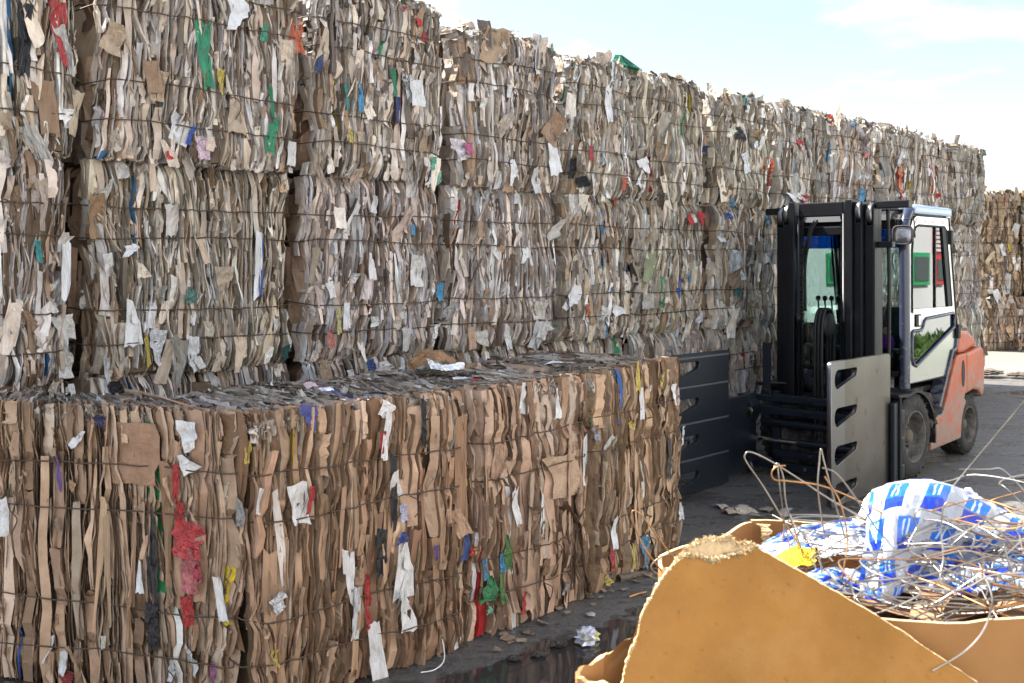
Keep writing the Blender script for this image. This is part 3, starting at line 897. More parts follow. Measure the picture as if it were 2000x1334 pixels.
FS=[(0,1.29,1.02,0.097,0.12,(0.75,0.75,0.76),4,'s'),(0,1.28,0.92,0.089,0.077,(0.75,0.75,0.76),25,'s'),(1,0.16,0.76,0.112,0.159,(0.75,0.75,0.76),0,'s'),(1,0.21,0.77,0.027,0.117,(0.6,0.02,0.02),-8,'p'),(0,1.03,0.94,0.236,0.227,(0.3,0.165,0.09),0,'b'),(0,0.49,0.97,0.153,0.205,(0.36,0.22,0.13),5,'b'),(0,1.23,0.85,0.027,0.136,(0.6,0.02,0.02),0,'p'),(0,1.24,0.71,0.04,0.116,(0.6,0.02,0.02),3,'p'),(0,1.29,0.63,0.123,0.135,(0.6,0.02,0.02),-8,'p'),(0,1.29,0.52,0.088,0.155,(0.55,0.12,0.12),6,'p'),(0,1.33,0.53,0.044,0.116,(0.6,0.04,0.08),0,'p'),(0,1.28,0.36,0.044,0.124,(0.6,0.02,0.02),3,'p'),(0,1.12,0.51,0.055,0.47,(0.02,0.02,0.025),2,'k'),(0,1.13,0.28,0.05,0.176,(0.02,0.02,0.025),1,'k'),(0,0.7,0.86,0.024,0.182,(0.2,0.08,0.4),8,'p'),(0,0.44,0.66,0.065,0.144,(0.75,0.75,0.76),15,'s'),(0,1.07,0.47,0.041,0.126,(0.75,0.75,0.76),-6,'s'),(0,1.42,0.42,0.039,0.161,(0.75,0.75,0.76),12,'s'),(0,1.51,0.75,0.047,0.114,(0.35,0.35,0.33),0,'p'),(1,-0.01,0.79,0.033,0.094,(0.75,0.75,0.76),-8,'s'),(1,-0.0,0.74,0.029,0.03,(0.6,0.02,0.02),0,'p'),(0,1.54,0.97,0.021,0.083,(0.75,0.55,0.03),-5,'p'),(0,0.73,0.11,0.043,0.101,(0.75,0.75,0.76),-15,'s'),(0,0.74,0.05,0.067,0.056,(0.4,0.03,0.03),0,'p'),(0,0.79,0.99,0.043,0.08,(0.75,0.75,0.76),-30,'s'),(1,0.22,1.08,0.082,0.098,(0.06,0.08,0.32),0,'s'),(0,0.88,1.06,0.052,0.04,(0.03,0.03,0.15),0,'p'),(0,1.44,0.56,0.129,0.229,(0.36,0.24,0.15),0,'b'),(0,0.96,0.22,0.139,0.139,(0.38,0.28,0.19),10,'b'),(0,0.56,0.48,0.171,0.408,(0.3,0.2,0.125),2,'b'),(1,0.39,0.43,0.063,0.222,(0.75,0.75,0.76),0,'s'),(1,0.42,0.29,0.034,0.223,(0.75,0.75,0.76),-3,'p'),(1,0.54,0.5,0.056,0.186,(0.02,0.02,0.025),-2,'k'),(1,0.49,0.37,0.03,0.144,(0.6,0.02,0.02),3,'p'),(1,0.48,0.25,0.03,0.102,(0.6,0.02,0.02),0,'p'),(1,0.65,0.42,0.111,0.253,(0.75,0.75,0.76),-4,'s'),(1,0.66,0.25,0.09,0.19,(0.75,0.75,0.76),2,'s'),(1,0.52,0.1,0.086,0.248,(0.75,0.75,0.76),8,'s'),(1,0.07,0.2,0.034,0.065,(0.75,0.55,0.03),5,'p'),(1,0.08,0.41,0.074,0.076,(0.75,0.75,0.76),30,'p'),(1,0.11,0.4,0.11,0.115,(0.4,0.3,0.2),20,'b'),(1,0.11,0.24,0.106,0.096,(0.38,0.27,0.18),-10,'b'),(0,1.38,0.14,0.018,0.069,(0.5,0.12,0.35),0,'p'),(0,1.21,0.13,0.031,0.078,(0.75,0.75,0.76),0,'p'),(1,0.64,0.65,0.036,0.072,(0.6,0.6,0.8),0,'p'),(1,0.64,0.55,0.052,0.046,(0.03,0.1,0.5),0,'p'),(1,0.55,0.98,0.041,0.187,(0.75,0.75,0.76),-8,'s'),(1,0.56,1.08,0.087,0.062,(0.75,0.75,0.76),-30,'s'),(1,0.53,0.96,0.025,0.091,(0.6,0.02,0.02),-10,'p'),(1,0.75,1.0,0.024,0.193,(0.02,0.02,0.025),0,'k'),(1,0.6,0.74,0.036,0.272,(0.02,0.02,0.025),0,'k'),(1,0.2,0.57,0.091,0.137,(0.4,0.27,0.17),8,'b'),(1,0.08,1.0,0.131,0.172,(0.42,0.3,0.2),5,'b'),(1,0.32,0.91,0.119,0.179,(0.36,0.23,0.14),-4,'b'),(1,0.99,0.75,0.041,0.089,(0.75,0.55,0.03),12,'s'),(1,0.8,0.46,0.022,0.065,(0.2,0.08,0.4),0,'p'),(1,0.99,0.46,0.035,0.156,(0.04,0.09,0.3),-8,'p'),(2,0.01,0.4,0.052,0.045,(0.6,0.02,0.02),0,'p'),(2,0.01,0.4,0.032,0.031,(0.75,0.55,0.03),0,'p'),(2,0.18,0.32,0.027,0.083,(0.04,0.3,0.55),3,'p'),(2,0.22,0.36,0.049,0.163,(0.08,0.25,0.05),2,'p'),(2,0.19,0.2,0.041,0.139,(0.08,0.3,0.06),6,'p'),(2,0.11,0.22,0.095,0.114,(0.03,0.25,0.08),-5,'p'),(2,0.08,0.31,0.04,0.091,(0.04,0.3,0.55),0,'p'),(2,0.26,0.56,0.056,0.164,(0.75,0.75,0.76),10,'s'),(2,0.43,0.48,0.044,0.216,(0.75,0.75,0.76),-5,'s'),(2,0.58,1.0,0.055,0.148,(0.75,0.75,0.76),0,'s'),(2,0.32,1.05,0.065,0.142,(0.75,0.75,0.76),-10,'s'),(2,0.31,0.11,0.036,0.118,(0.6,0.02,0.02),-10,'p'),(1,0.96,0.03,0.041,0.053,(0.75,0.75,0.76),0,'s'),(2,0.1,0.13,0.033,0.036,(0.2,0.6,0.35),0,'p'),(1,0.43,0.2,0.024,0.041,(0.75,0.75,0.76),0,'s'),(1,0.95,0.82,0.147,0.243,(0.42,0.28,0.18),3,'b'),(2,0.12,0.57,0.15,0.274,(0.4,0.26,0.16),8,'b'),(2,0.29,0.86,0.159,0.235,(0.44,0.31,0.2),0,'b'),(1,0.95,0.25,0.129,0.133,(0.42,0.3,0.2),-25,'b'),(2,0.6,0.65,0.201,0.198,(0.4,0.26,0.16),0,'b'),(2,0.82,0.69,0.038,0.256,(0.75,0.75,0.76),0,'s'),(3,0.03,0.81,0.065,0.078,(0.4,0.4,0.5),0,'p'),(3,-0.01,0.86,0.046,0.046,(0.01,0.3,0.13),0,'p'),(3,0.13,0.15,0.057,0.132,(0.6,0.02,0.02),-3,'p'),(3,0.11,0.06,0.066,0.068,(0.6,0.45,0.05),0,'p'),(3,0.39,0.11,0.05,0.138,(0.75,0.55,0.03),0,'p'),(3,0.53,0.09,0.081,0.169,(0.04,0.3,0.55),-5,'p'),(3,0.16,0.28,0.076,0.159,(0.75,0.75,0.76),-8,'s'),(3,0.49,0.91,0.05,0.167,(0.75,0.75,0.76),0,'s'),(3,0.46,1.06,0.035,0.167,(0.75,0.55,0.03),-5,'p'),(3,0.75,1.02,0.037,0.087,(0.75,0.55,0.03),0,'p'),(3,0.38,0.81,0.059,0.055,(0.7,0.5,0.05),0,'p'),(3,0.89,0.92,0.075,0.119,(0.75,0.75,0.76),0,'s'),(3,1.07,0.87,0.055,0.213,(0.65,0.55,0.6),0,'p'),(3,1.03,0.66,0.054,0.121,(0.75,0.75,0.76),-5,'p'),(3,0.82,0.55,0.053,0.235,(0.06,0.06,0.07),0,'k'),(3,1.0,0.22,0.043,0.102,(0.75,0.75,0.76),0,'p'),(3,0.16,0.97,0.191,0.185,(0.44,0.3,0.19),0,'b'),(3,0.52,0.96,0.172,0.168,(0.42,0.28,0.18),0,'b')]

ORD = ['first', 'second', 'third', 'fourth', 'fifth', 'sixth', 'seventh', 'eighth', 'ninth', 'tenth', 'eleventh', 'twelfth']
COLS = [.93, 2.046, 3.30, 4.418, 5.543, 6.48, 7.57, 8.69, 9.82, 10.94, 12.1, 13.2, 14.35]
WALL_N = 4.85
TIER = ('bottom', 'middle', 'top')
wr_ = np.random.default_rng(5)
for ti in range(3):
    for ci in range(12):
        s0, s1 = COLS[ci], COLS[ci + 1]
        gap = float(wr_.uniform(.06, .13)) + {(0, 1): .08, (2, 1): .03, (3, 2): .04, (4, 1): .05, (2, 2): .03}.get((ci, ti), 0)
        L = s1 - s0 - gap
        T = 1.10 if ti < 2 else (1.17 if ci < 3 else 1.065 + float(wr_.normal(0, .02)))
        nn = WALL_N + float(wr_.normal(0, .035)) + (.01 * (2 - ti))
        p = yard(s0 + gap * .5, nn, 1.10 * ti + .002)
        zdist = 3.4 + .718 * s0
        near = max(0.0, min(1.0, (11 - zdist) / 6.5))
        hidden = ti == 0 and 1 <= ci <= 4
        nf = int(460 + 420 * near)
        if hidden:
            nf = 200
        S = 6 if zdist < 8 else 5
        faces = ['front', 'left', 'right'] + (['top'] if ti == 2 else [])
        if ci < 6:
            where = '%s from the left' % ORD[ci] if ci else 'at the left edge'
        else:
            where = '%s from the far end' % ORD[11 - ci] if ci < 11 else 'at the far right end'
        label = 'beige paper bale %s in the %s tier of the long stack' % (where, TIER[ti])
        bale(p, ROW_RZ + float(wr_.normal(0, .012)), L, 1.05, T - .012, 100 + ti * 20 + ci, label, 'bales of the long stack', PAL_MIX, PAL_TOPMIX, nf, S=S, faces=faces,
             n_top=260 if ti == 2 else 0, scraps=[k[1:] for k in WS if k[0] == ti * 20 + ci], n_loose=(8 if hidden else int(26 + 16 * near)), wr=(.003, .026), lr=(.08, .42), flat=.14, wide=1.5, pack=dict(broad_share=.13, thin=(.003, .012), broad_w=(.018, .055), seg=(.12, .75), c_thin=(-.055, .003), c_broad=(-.034, .005)),
             wire_r=.0036, seam=True, side_ext=gap * .5, big_w=.026 if (ci < 8 and not hidden) else 9.0, top_c=(-.03, .035), loose_top=14 if ti == 2 else 0, loose_size=(.035, .11), bulge=.017, white=.10)

FRONT = [((-2.45, 4.12), (-.95, 3.68), 0.0, 1.9, .43, 'brown cardboard bale nearest the camera, at the lower left, with red film in it'),
         ((-.93, 3.66), (-.17, 4.36), 0.0, .05, .98, 'brown cardboard bale of the front row with long white and black strips hanging in it'),
         ((-.165, 4.365), (.41, 5.0), .05, .08, 1.0, 'brown cardboard bale of the front row with green and blue film in it'),
         ((.43, 5.02), (1.03, 5.93), .08, 0.0, 1.0, 'brown cardboard bale at the far end of the front row, before the black clamp plate')]
for i, (a, b_, kL, kR, D, label) in enumerate(FRONT):
    L = math.hypot(b_[0] - a[0], b_[1] - a[1])
    rz = math.atan2(b_[1] - a[1], b_[0] - a[0])
    bale((a[0], a[1], .002), rz, L - .012, D, 1.11, 300 + i, label, 'bales of the front row', PAL_BROWN, PAL_TOP, int(420 * L), S=9, faces=('front', 'top', 'right', 'left') if i in (0, 3) else ('front', 'top'),
         n_top=int(1900 * L * max(D, .5)), wr=(.003, .018), lr=(.10, .55), kL=kL, kR=kR, n_loose=22, n_sheet=12, scraps=[k[1:] for k in FS if k[0] == i and (k[-1] != 'b' or k[3] > .2)], wire_r=.0030,
         flat=.10, wide=1.8, lean_sd=.08, crumple=.004, edge=.022, edge_b=.018, top_in=.03, pinch_d=.032, wire_c=.026, big_w=.0125, sheet_name='cardboard_sheet', pack=dict(broad_share=.27, thin=(.0020, .0075), broad_w=(.014, .085), seg=(.22, 1.1), c_thin=(-.024, .000), c_broad=(-.018, .004)), loose_size=(.03, .08), amp=.010, bulge=.010, top_c=(-.03, .002), top_w=(.004, .020), name='cardboard_bale', loose_top=0, white=.05)

# the stack at the far side of the yard
for ti in range(3):
    for ci in range(2):
        side = 'right of the cab, whole in view' if ci == 0 else 'cut off by the right edge'
        bale((8.86 + ci * 1.14 + (.10, .0, .12)[ti] * (1 - ci), 19.3 + (0, .05, .1)[ti], 1.04 * ti + .002), 0.03, 1.08 - (.12 * (ti == 2)), 1.0, 1.03, 400 + ti * 2 + ci,
             'far brown bale of the %s tier, %s' % (TIER[ti], side), 'bales of the far stack', PAL_FAR, PAL_TOP, 420, S=5, faces=('front', 'left', 'right') + (('top',) if ti == 2 else ()), n_top=150,
             n_loose=16, wire_r=.005, flat=.4, loose_size=(.07, .2), wr=(.012, .06), name='cardboard_bale', loose_top=8 if ti == 2 else 0, white=.2)

# ------------------------------------------------------------------ forklift with bale clamp  (x forward, y to its left, z up; origin under the front axle)
FL_RZ = math.atan2(-DY, -DX)
fk = empty('forklift', (2.685, 8.113, 0), FL_RZ)
tag(fk, 'orange and silver forklift with closed cab, black mast and bale clamp', 'forklift')

M_MAST = new_mat('black_mast_paint', (0.0045, 0.0048, 0.0065), 0.40, spec=0.3)
mottle(M_MAST, None, 6, 0.7, 1.5)
stain(M_MAST, (0.06, 0.055, 0.05), 5, 0.62, 0.82, rough=0.8, amount=.5)
M_CLAMPB = new_mat('black_clamp_paint', (0.009, 0.0125, 0.019), 0.40, spec=0.4)
stain(M_CLAMPB, (0.05, 0.05, 0.052), 7, 0.62, 0.80, rough=0.7, amount=.5)
add_bump(M_CLAMPB, 18, 0.12, 0.004)
M_RIB = new_mat('pale_rib_edge', (0.07, 0.075, 0.085), 0.5)  # lighter grey than the plate, so the ribs show
M_STEEL = new_mat('worn_bare_steel', (0.145, 0.132, 0.120), 0.33, metal=1.0)
mottle(M_STEEL, None, 3.5, 0.72, 1.12, detail=9)
add_bump(M_STEEL, 14, 0.12, 0.004, detail=6)
stain(M_STEEL, (0.15, 0.115, 0.085), 3.0, 0.48, 0.78, rough=0.45, amount=.4)
stain(M_STEEL, (0.05, 0.045, 0.042), 9, 0.60, 0.72, rough=0.7, amount=.65)
# the front strip of the plate is greyer than the rest
_n, _l, _b = nodes_of(M_STEEL)
_t = _n.new('ShaderNodeTexCoord')
_s = _n.new('ShaderNodeSeparateXYZ')
_l.new(_t.outputs['Object'], _s.inputs['Vector'])
_g = _n.new('ShaderNodeMath')
_g.operation = 'GREATER_THAN'
_l.new(_s.outputs['X'], _g.inputs[0])
_g.inputs[1].default_value = 1.285
_mx = _n.new('ShaderNodeMix')
_mx.data_type = 'RGBA'
_gf = _n.new('ShaderNodeMath')
_gf.operation = 'MULTIPLY'
_l.new(_g.outputs[0], _gf.inputs[0])
_gf.inputs[1].default_value = .55
_l.new(_gf.outputs[0], _mx.inputs['Factor'])
_l.new(_b.inputs['Base Color'].links[0].from_socket, _mx.inputs['A'])
_mx.inputs['B'].default_value = (.20, .20, .21, 1)
_l.new(_mx.outputs['Result'], _b.inputs['Base Color'])
M_ORANGE = new_mat('orange_body_paint', (0.41, 0.066, 0.012), 0.45)
mottle(M_ORANGE, None, 3, 0.85, 1.12)
stain(M_ORANGE, (0.22, 0.175, 0.14), 9, 0.40, 0.62, rough=0.9, z_low=0.15, z_high=0.95, amount=.8)
stain(M_ORANGE, (0.06, 0.045, 0.035), 55, 0.66, 0.74, rough=0.95, z_low=0.05, z_high=0.9, amount=.8)
M_SILVER = new_mat('brushed_door_metal', (0.52, 0.53, 0.52), 0.22, metal=1.0)
stain(M_SILVER, (0.24, 0.21, 0.18), 5, 0.50, 0.85, rough=0.5, z_low=0.6, z_high=1.3, amount=.35)
M_CABBLUE = new_mat('dark_blue_grey_cab_paint', (0.030, 0.037, 0.065), 0.22)
stain(M_CABBLUE, (0.20, 0.19, 0.18), 16, 0.58, 0.72, rough=0.8, z_low=0.5, z_high=1.6, amount=.6)
M_CABTOP = new_mat('pale_blue_cab_frame', (0.33, 0.42, 0.54), 0.25)
M_DARK = new_mat('dark_plastic', (0.008, 0.008, 0.009), 0.55, spec=0.3)
stain(M_DARK, (0.13, 0.11, 0.095), 14, 0.58, 0.75, rough=0.9, z_low=0.2, z_high=1.2, amount=.6)
M_RUBBER = new_mat('muddy_tyre_rubber', (0.012, 0.0115, 0.011), 0.8)
stain(M_RUBBER, (0.10, 0.085, 0.07), 13, 0.50, 0.72, rough=0.95, amount=.7)
add_bump(M_RUBBER, 40, 0.5, 0.008)
M_RIM = new_mat('dirty_grey_rim', (0.05, 0.048, 0.045), 0.6)
stain(M_RIM, (0.17, 0.145, 0.12), 16, 0.45, 0.66, rough=0.95)
M_MUD = new_mat('dried_mud', (0.11, 0.09, 0.07), 0.95)
M_CHROME = new_mat('chrome_rod', (0.7, 0.7, 0.72), 0.15, metal=1.0)
M_RAW = new_mat('dull_steel', (0.22, 0.215, 0.21), 0.42, metal=0.9)
M_ROOF = new_mat('white_roof_panel', (0.72, 0.75, 0.74), 0.35)
M_PURPLE = new_mat('purple_plush', (0.25, 0.02, 0.36), 0.9)
M_SKINTOY = new_mat('toy_head', (0.55, 0.32, 0.18), 0.8)
M_SEAT = new_mat('black_seat_vinyl', (0.02, 0.02, 0.022), 0.5)
M_DECAL = new_mat('faded_red_lettering', (0.50, 0.27, 0.32), 0.5)


def glass_material(name, tint, gloss=1.0, ior=1.5):
    m = bpy.data.materials.new(name)
    m.use_nodes = True
    n, l = m.node_tree.nodes, m.node_tree.links
    n.clear()
    out = n.new('ShaderNodeOutputMaterial')
    tr = n.new('ShaderNodeBsdfTransparent')
    tr.inputs['Color'].default_value = (*tint, 1)
    gl = n.new('ShaderNodeBsdfGlossy')
    gl.inputs['Roughness'].default_value = 0.015
    gl.inputs['Color'].default_value = (gloss, gloss, gloss, 1)
    fr = n.new('ShaderNodeFresnel')
    fr.inputs['IOR'].default_value = ior
    mixs = n.new('ShaderNodeMixShader')
    l.new(fr.outputs['Fac'], mixs.inputs['Fac'])
    l.new(tr.outputs['BSDF'], mixs.inputs[1])
    l.new(gl.outputs['BSDF'], mixs.inputs[2])
    l.new(mixs.outputs['Shader'], out.inputs['Surface'])
    return m


M_GLASS = glass_material('tinted_cab_glass', (0.88, 0.97, 0.95))
M_DOORGLASS = glass_material('door_glass', (0.60, 0.80, 0.78), 1.0, 2.1)
M_GLASSTOP = glass_material('blue_sunstrip_glass', (0.05, 0.22, 0.55))

# --- mast
MC = 0.045
for sg in (-1, 1):
    def yb(a, b):
        return (MC + min(sg * a, sg * b), MC + max(sg * a, sg * b))
    for nm, y0, y1, x0, x1, z0, z1 in (('mast_rail', .335, .405, .26, .40, .08, 2.13), ('mast_rail', .268, .330, .30, .44, .10, 2.15), ('mast_rail', .212, .263, .34, .475, .12, 2.165)):
        ya, yb_ = yb(y0, y1)
        # channel section: web and two flanges
        bm = bmesh.new()
        bm_box((x0, ya, z0), (x1, yb_, z1 - (.0 if y0 < .25 else .16)), 0.006, bm)
        if y0 >= .25:
            bm_box((x0, ya, z1 - .165), (x0 + .05, yb_, z1), 0.006, bm)
            bm_box((x0 + .052, ya, z1 - .162), (x1, ya + .012, z1), 0.003, bm)
            bm_box((x0 + .052, yb_ - .012, z1 - .162), (x1, yb_, z1), 0.003, bm)
        rl = link(nm, bm_mesh(nm, bm), M_MAST, fk)
        if y0 >= .25:
            yc = (ya + yb_) / 2
            link('pulley', bm_mesh('pulley', lathe([(.012, -.019), (.070, -.019), (.078, -.012), (.070, 0), (.078, .012), (.070, .019), (.012, .019)], 28, 'y', (x1 - .055, yc, z1 - .075)), True), M_RAW, rl)
    y = MC + sg * .190
    link('lift_cylinder', bm_mesh('lift_cylinder', lathe([(.017, .15), (.020, .16), (.020, 1.22), (.024, 1.225), (.024, 1.27), (.013, 1.275), (.013, 2.06)], 20, 'z', (.445, y, 0)), True), M_MAST, fk)
    # leaf chain beside each cylinder
    bm = bmesh.new()
    for i in range(62):
        z = .25 + i * .029
        bm_box((.415, MC + sg * .168 - .009 * (1 + i % 2 * .4), z), (.437, MC + sg * .168 + .009 * (1 + i % 2 * .4), z + .0265), 0.0, bm)
    ch = link('lift_chain', bm_mesh('lift_chain', bm), M_MAST, fk)
    ch['kind'] = 'stuff'
box_obj('mast_crossbar', (.395, MC - .184, 2.045), (.455, MC + .184, 2.155), M_MAST, fk, .008)
box_obj('mast_crossbar', (.28, MC - .334, 1.90), (.335, MC + .334, 1.97), M_MAST, fk, .008)
box_obj('mast_crossbar', (.30, MC - .184, .22), (.36, MC + .184, .42), M_MAST, fk, .008)
box_obj('mast_bracket', (.30, MC + .406, 2.095), (.375, MC + .66, 2.15), M_MAST, fk, .006)
box_obj('mast_bracket', (.28, MC + .406, 1.80), (.335, MC + .52, 1.845), M_MAST, fk, .005)
box_obj('mast_bracket', (.30, MC - .52, 2.075), (.375, MC - .406, 2.13), M_MAST, fk, .006)
box_obj('mast_side_plate', (.262, MC + .4055, .45), (.398, MC + .412, 1.80), M_MAST, fk, .002)
tube_obj('hose_guide', smooth_path([(.30, MC + .47, 2.09), (.30, MC + .48, 1.6), (.295, MC + .475, 1.0), (.30, MC + .47, .5)], 24), .014, M_DARK, fk)
# hoses over the inner pulley
link('hose_pulley', bm_mesh('hose_pulley', lathe([(.02, -.05), (.085, -.05), (.10, -.035), (.085, -.02), (.085, .02), (.10, .035), (.085, .05), (.02, .05)], 28, 'y', (.44, MC + .03, 1.20)), True), M_DARK, fk)
for k in range(3):
    yy = MC + .002 + k * .028
    tube_obj('hydraulic_hose', smooth_path([(.53, yy, .30), (.545, yy, .85), (.54, yy, 1.18), (.50, yy, 1.30), (.44, yy, 1.325), (.375, yy, 1.29), (.345, yy, 1.15), (.35, yy, .6), (.36, yy, .3)], 40), .0125, M_DARK, fk)
for k, dy in enumerate((-.10, -.085)):
    tube_obj('hydraulic_hose', smooth_path([(.34, MC + dy, 2.02), (.40, MC + dy - .01, 1.96), (.41, MC + dy - .03, 1.86), (.39, MC + dy - .075, 1.72 - .05 * k), (.37, MC + dy - .085, 1.3)], 24), .012, M_DARK, fk)
# tilt cylinders
for sg in (-1, 1):
    tube_obj('tilt_cylinder', [(.27, sg * .30 + MC, .72), (-.05, sg * .30 + MC, .60)], .032, M_MAST, fk, k=14)

# --- carriage and clamp beams
for z0, z1, x0, x1, y0, y1 in ((.585, .640, .50, .575, -.30, .42), (.575, .625, .49, .545, -.50, .60), (.485, .545, .53, .60, -.44, .60), (.150, .205, .50, .575, -.30, .62), (.055, .115, .53, .60, -.44, .60)):
    bmn = box_obj('clamp_beam', (x0, y0 + .002 * x0, z0), (x1, y1, z1), M_CLAMPB, fk, .006)
    link('bolt', bm_mesh('bolt', lathe([(.004, 0), (.016, 0), (.016, .006), (.010, .008)], 12, 'x', (x1, .08 + y0 * .2, (z0 + z1) / 2)), True), M_DARK, bmn)
tube_obj('clamp_cylinder', [(.52, -.40, .415), (.52, .60, .415)], .036, M_CLAMPB, fk, k=16)
tube_obj('clamp_cylinder', [(.53, -.10, .27), (.53, .62, .27)], .030, M_CLAMPB, fk, k=16)
tube_obj('clamp_rod', [(.53, -.44, .27), (.53, -.10, .27)], .017, M_CHROME, fk, k=14)
box_obj('carriage_plate', (.46, -.30, .06), (.488, .38, .60), M_DARK, fk, .004)
for y in (-.30, .30):
    box_obj('carriage_upright', (.485, y - .03, .05), (.52, y + .03, .66), M_CLAMPB, fk, .004)
bp_ = [(-.062, 0), (.062, 0), (.03, .12), (.03, .46), (-.03, .46), (-.03, .12)]
po = link('load_post', bm_mesh('load_post', prism([(-.385 + a, .585 + b) for a, b in bp_], .50, .53, 'x', .004)), M_CLAMPB, fk)
link('bolt', bm_mesh('bolt', lathe([(.004, 0), (.018, 0), (.018, .010), (.012, .013)], 12, 'x', (.53, -.385, .66)), True), M_DARK, po)
tube_obj('load_post_stay', [(.50, -.37, .72), (.42, -.24, .72)], .012, M_MAST, fk, k=8)


def holed_plate(x0, x1, z0, z1, y0, y1, holes):
    """a plate in the x-z plane with D-shaped openings cut right through"""
    cu = bpy.data.curves.new('plate', 'CURVE')
    cu.dimensions = '2D'
    cu.fill_mode = 'BOTH'
    cu.extrude = (y1 - y0) / 2 - .003
    cu.bevel_depth = .003
    cu.bevel_resolution = 1
    loops = [[(x0, z0 + .01), (x0 + .01, z0), (x1 - .01, z0), (x1, z0 + .01), (x1, z1 - .02), (x1 - .02, z1), (x0 + .02, z1), (x0, z1 - .02)]] + holes
    for lp in loops:
        sp = cu.splines.new('POLY')
        sp.points.add(len(lp) - 1)
        for p_, (a, b) in zip(sp.points, lp):
            p_.co = (a, b, 0, 1)
        sp.use_cyclic_u = True
    tmp = bpy.data.objects.new('t', cu)
    COL.objects.link(tmp)
    dg = bpy.context.evaluated_depsgraph_get()
    dg.update()
    me = bpy.data.meshes.new_from_object(tmp.evaluated_get(dg))
    bpy.data.objects.remove(tmp)
    bpy.data.curves.remove(cu)
    n = len(me.vertices)
    co = np.zeros(n * 3, dtype=np.float32)
    me.vertices.foreach_get('co', co)
    co = co.reshape(-1, 3)
    out = np.stack([co[:, 0], (y0 + y1) / 2 - co[:, 2], co[:, 1]], 1)
    me.vertices.foreach_set('co', out.astype(np.float32).ravel())
    me.materials.clear()
    me.update()
    return me


def d_hole(xf, z_top, ln=.36, h=.135, hs=.05):
    """opening: tall rounded end at the front (xf), low end behind, flat top and slanting foot"""
    pts = []
    zb = z_top - h
    for t in np.linspace(math.pi / 2, math.pi * 1.42, 8):     # rounded front
        pts.append((xf - .055 - .055 * math.cos(t) * 1.0, (z_top + zb) / 2 + h / 2 * math.sin(t)))
    pts = [(xf - .055 + .055 * math.sin(t), (z_top + zb) / 2 + h / 2 * math.cos(t)) for t in np.linspace(0, math.pi * .93, 9)]
    pts.append((xf - ln + .02, z_top - hs - .012))
    pts.append((xf - ln, z_top - hs + .01))
    pts.append((xf - ln, z_top - .014))
    pts.append((xf - ln + .014, z_top))
    return pts


holes = [d_hole(1.435, zt, .34) for zt in (.965, .71, .455, .205)]
plate = link('clamp_plate', holed_plate(.56, 1.475, .055, 1.02, .61, .645, holes), M_STEEL, fk)
plate['label'] = 'bare worn steel clamp plate'

box_obj('clamp_arm', (.48, .648, .06), (.575, .685, .66), M_CLAMPB, fk, .01)
for zz in (.10, .30, .50):
    box_obj('arm_lug', (.44, .655, zz), (.50, .705, zz + .11), M_MAST, fk, .012)
tube_obj('arm_pin', [(.50, .692, .05), (.50, .692, .70)], .012, M_MAST, fk, k=12)
holes = [d_hole(1.83, zt, .34) for zt in (.965, .70, .43, .165)]
plb = link('clamp_plate', holed_plate(1.09, 1.87, .015, 1.02, -.415, -.38, holes), M_CLAMPB, fk)
box_obj('clamp_arm', (.738, -.452, .04), (1.30, -.418, .64), M_CLAMPB, fk, .008)
plb['label'] = 'black painted clamp plate'
for zz in (.775, .51, .245):
    box_obj('rib', (1.10, -.380, zz), (1.86, -.3735, zz + .014), M_RIB, plb, .002)
box_obj('rib', (1.10, -.380, .985), (1.86, -.3735, 1.0), M_RIB, plb, .002)
arm_poly = [(-.52, .03), (-.40, .03), (-.40, .12), (-.43, .16), (-.43, .42), (-.40, .47), (-.38, .56), (-.42, .60), (-.44, .645), (-.52, .645)]
link('clamp_arm', bm_mesh('clamp_arm', prism([(a - .0, b) for a, b in arm_poly], .60, .735, 'x', .006)), M_CLAMPB, fk)
for zz in (.515, .085):
    link('wear_pad', bm_mesh('wear_pad', lathe([(.003, 0), (.034, 0), (.034, .02), (.028, .024)], 18, 'x', (.735, -.405, zz)), True), M_STEEL, fk)

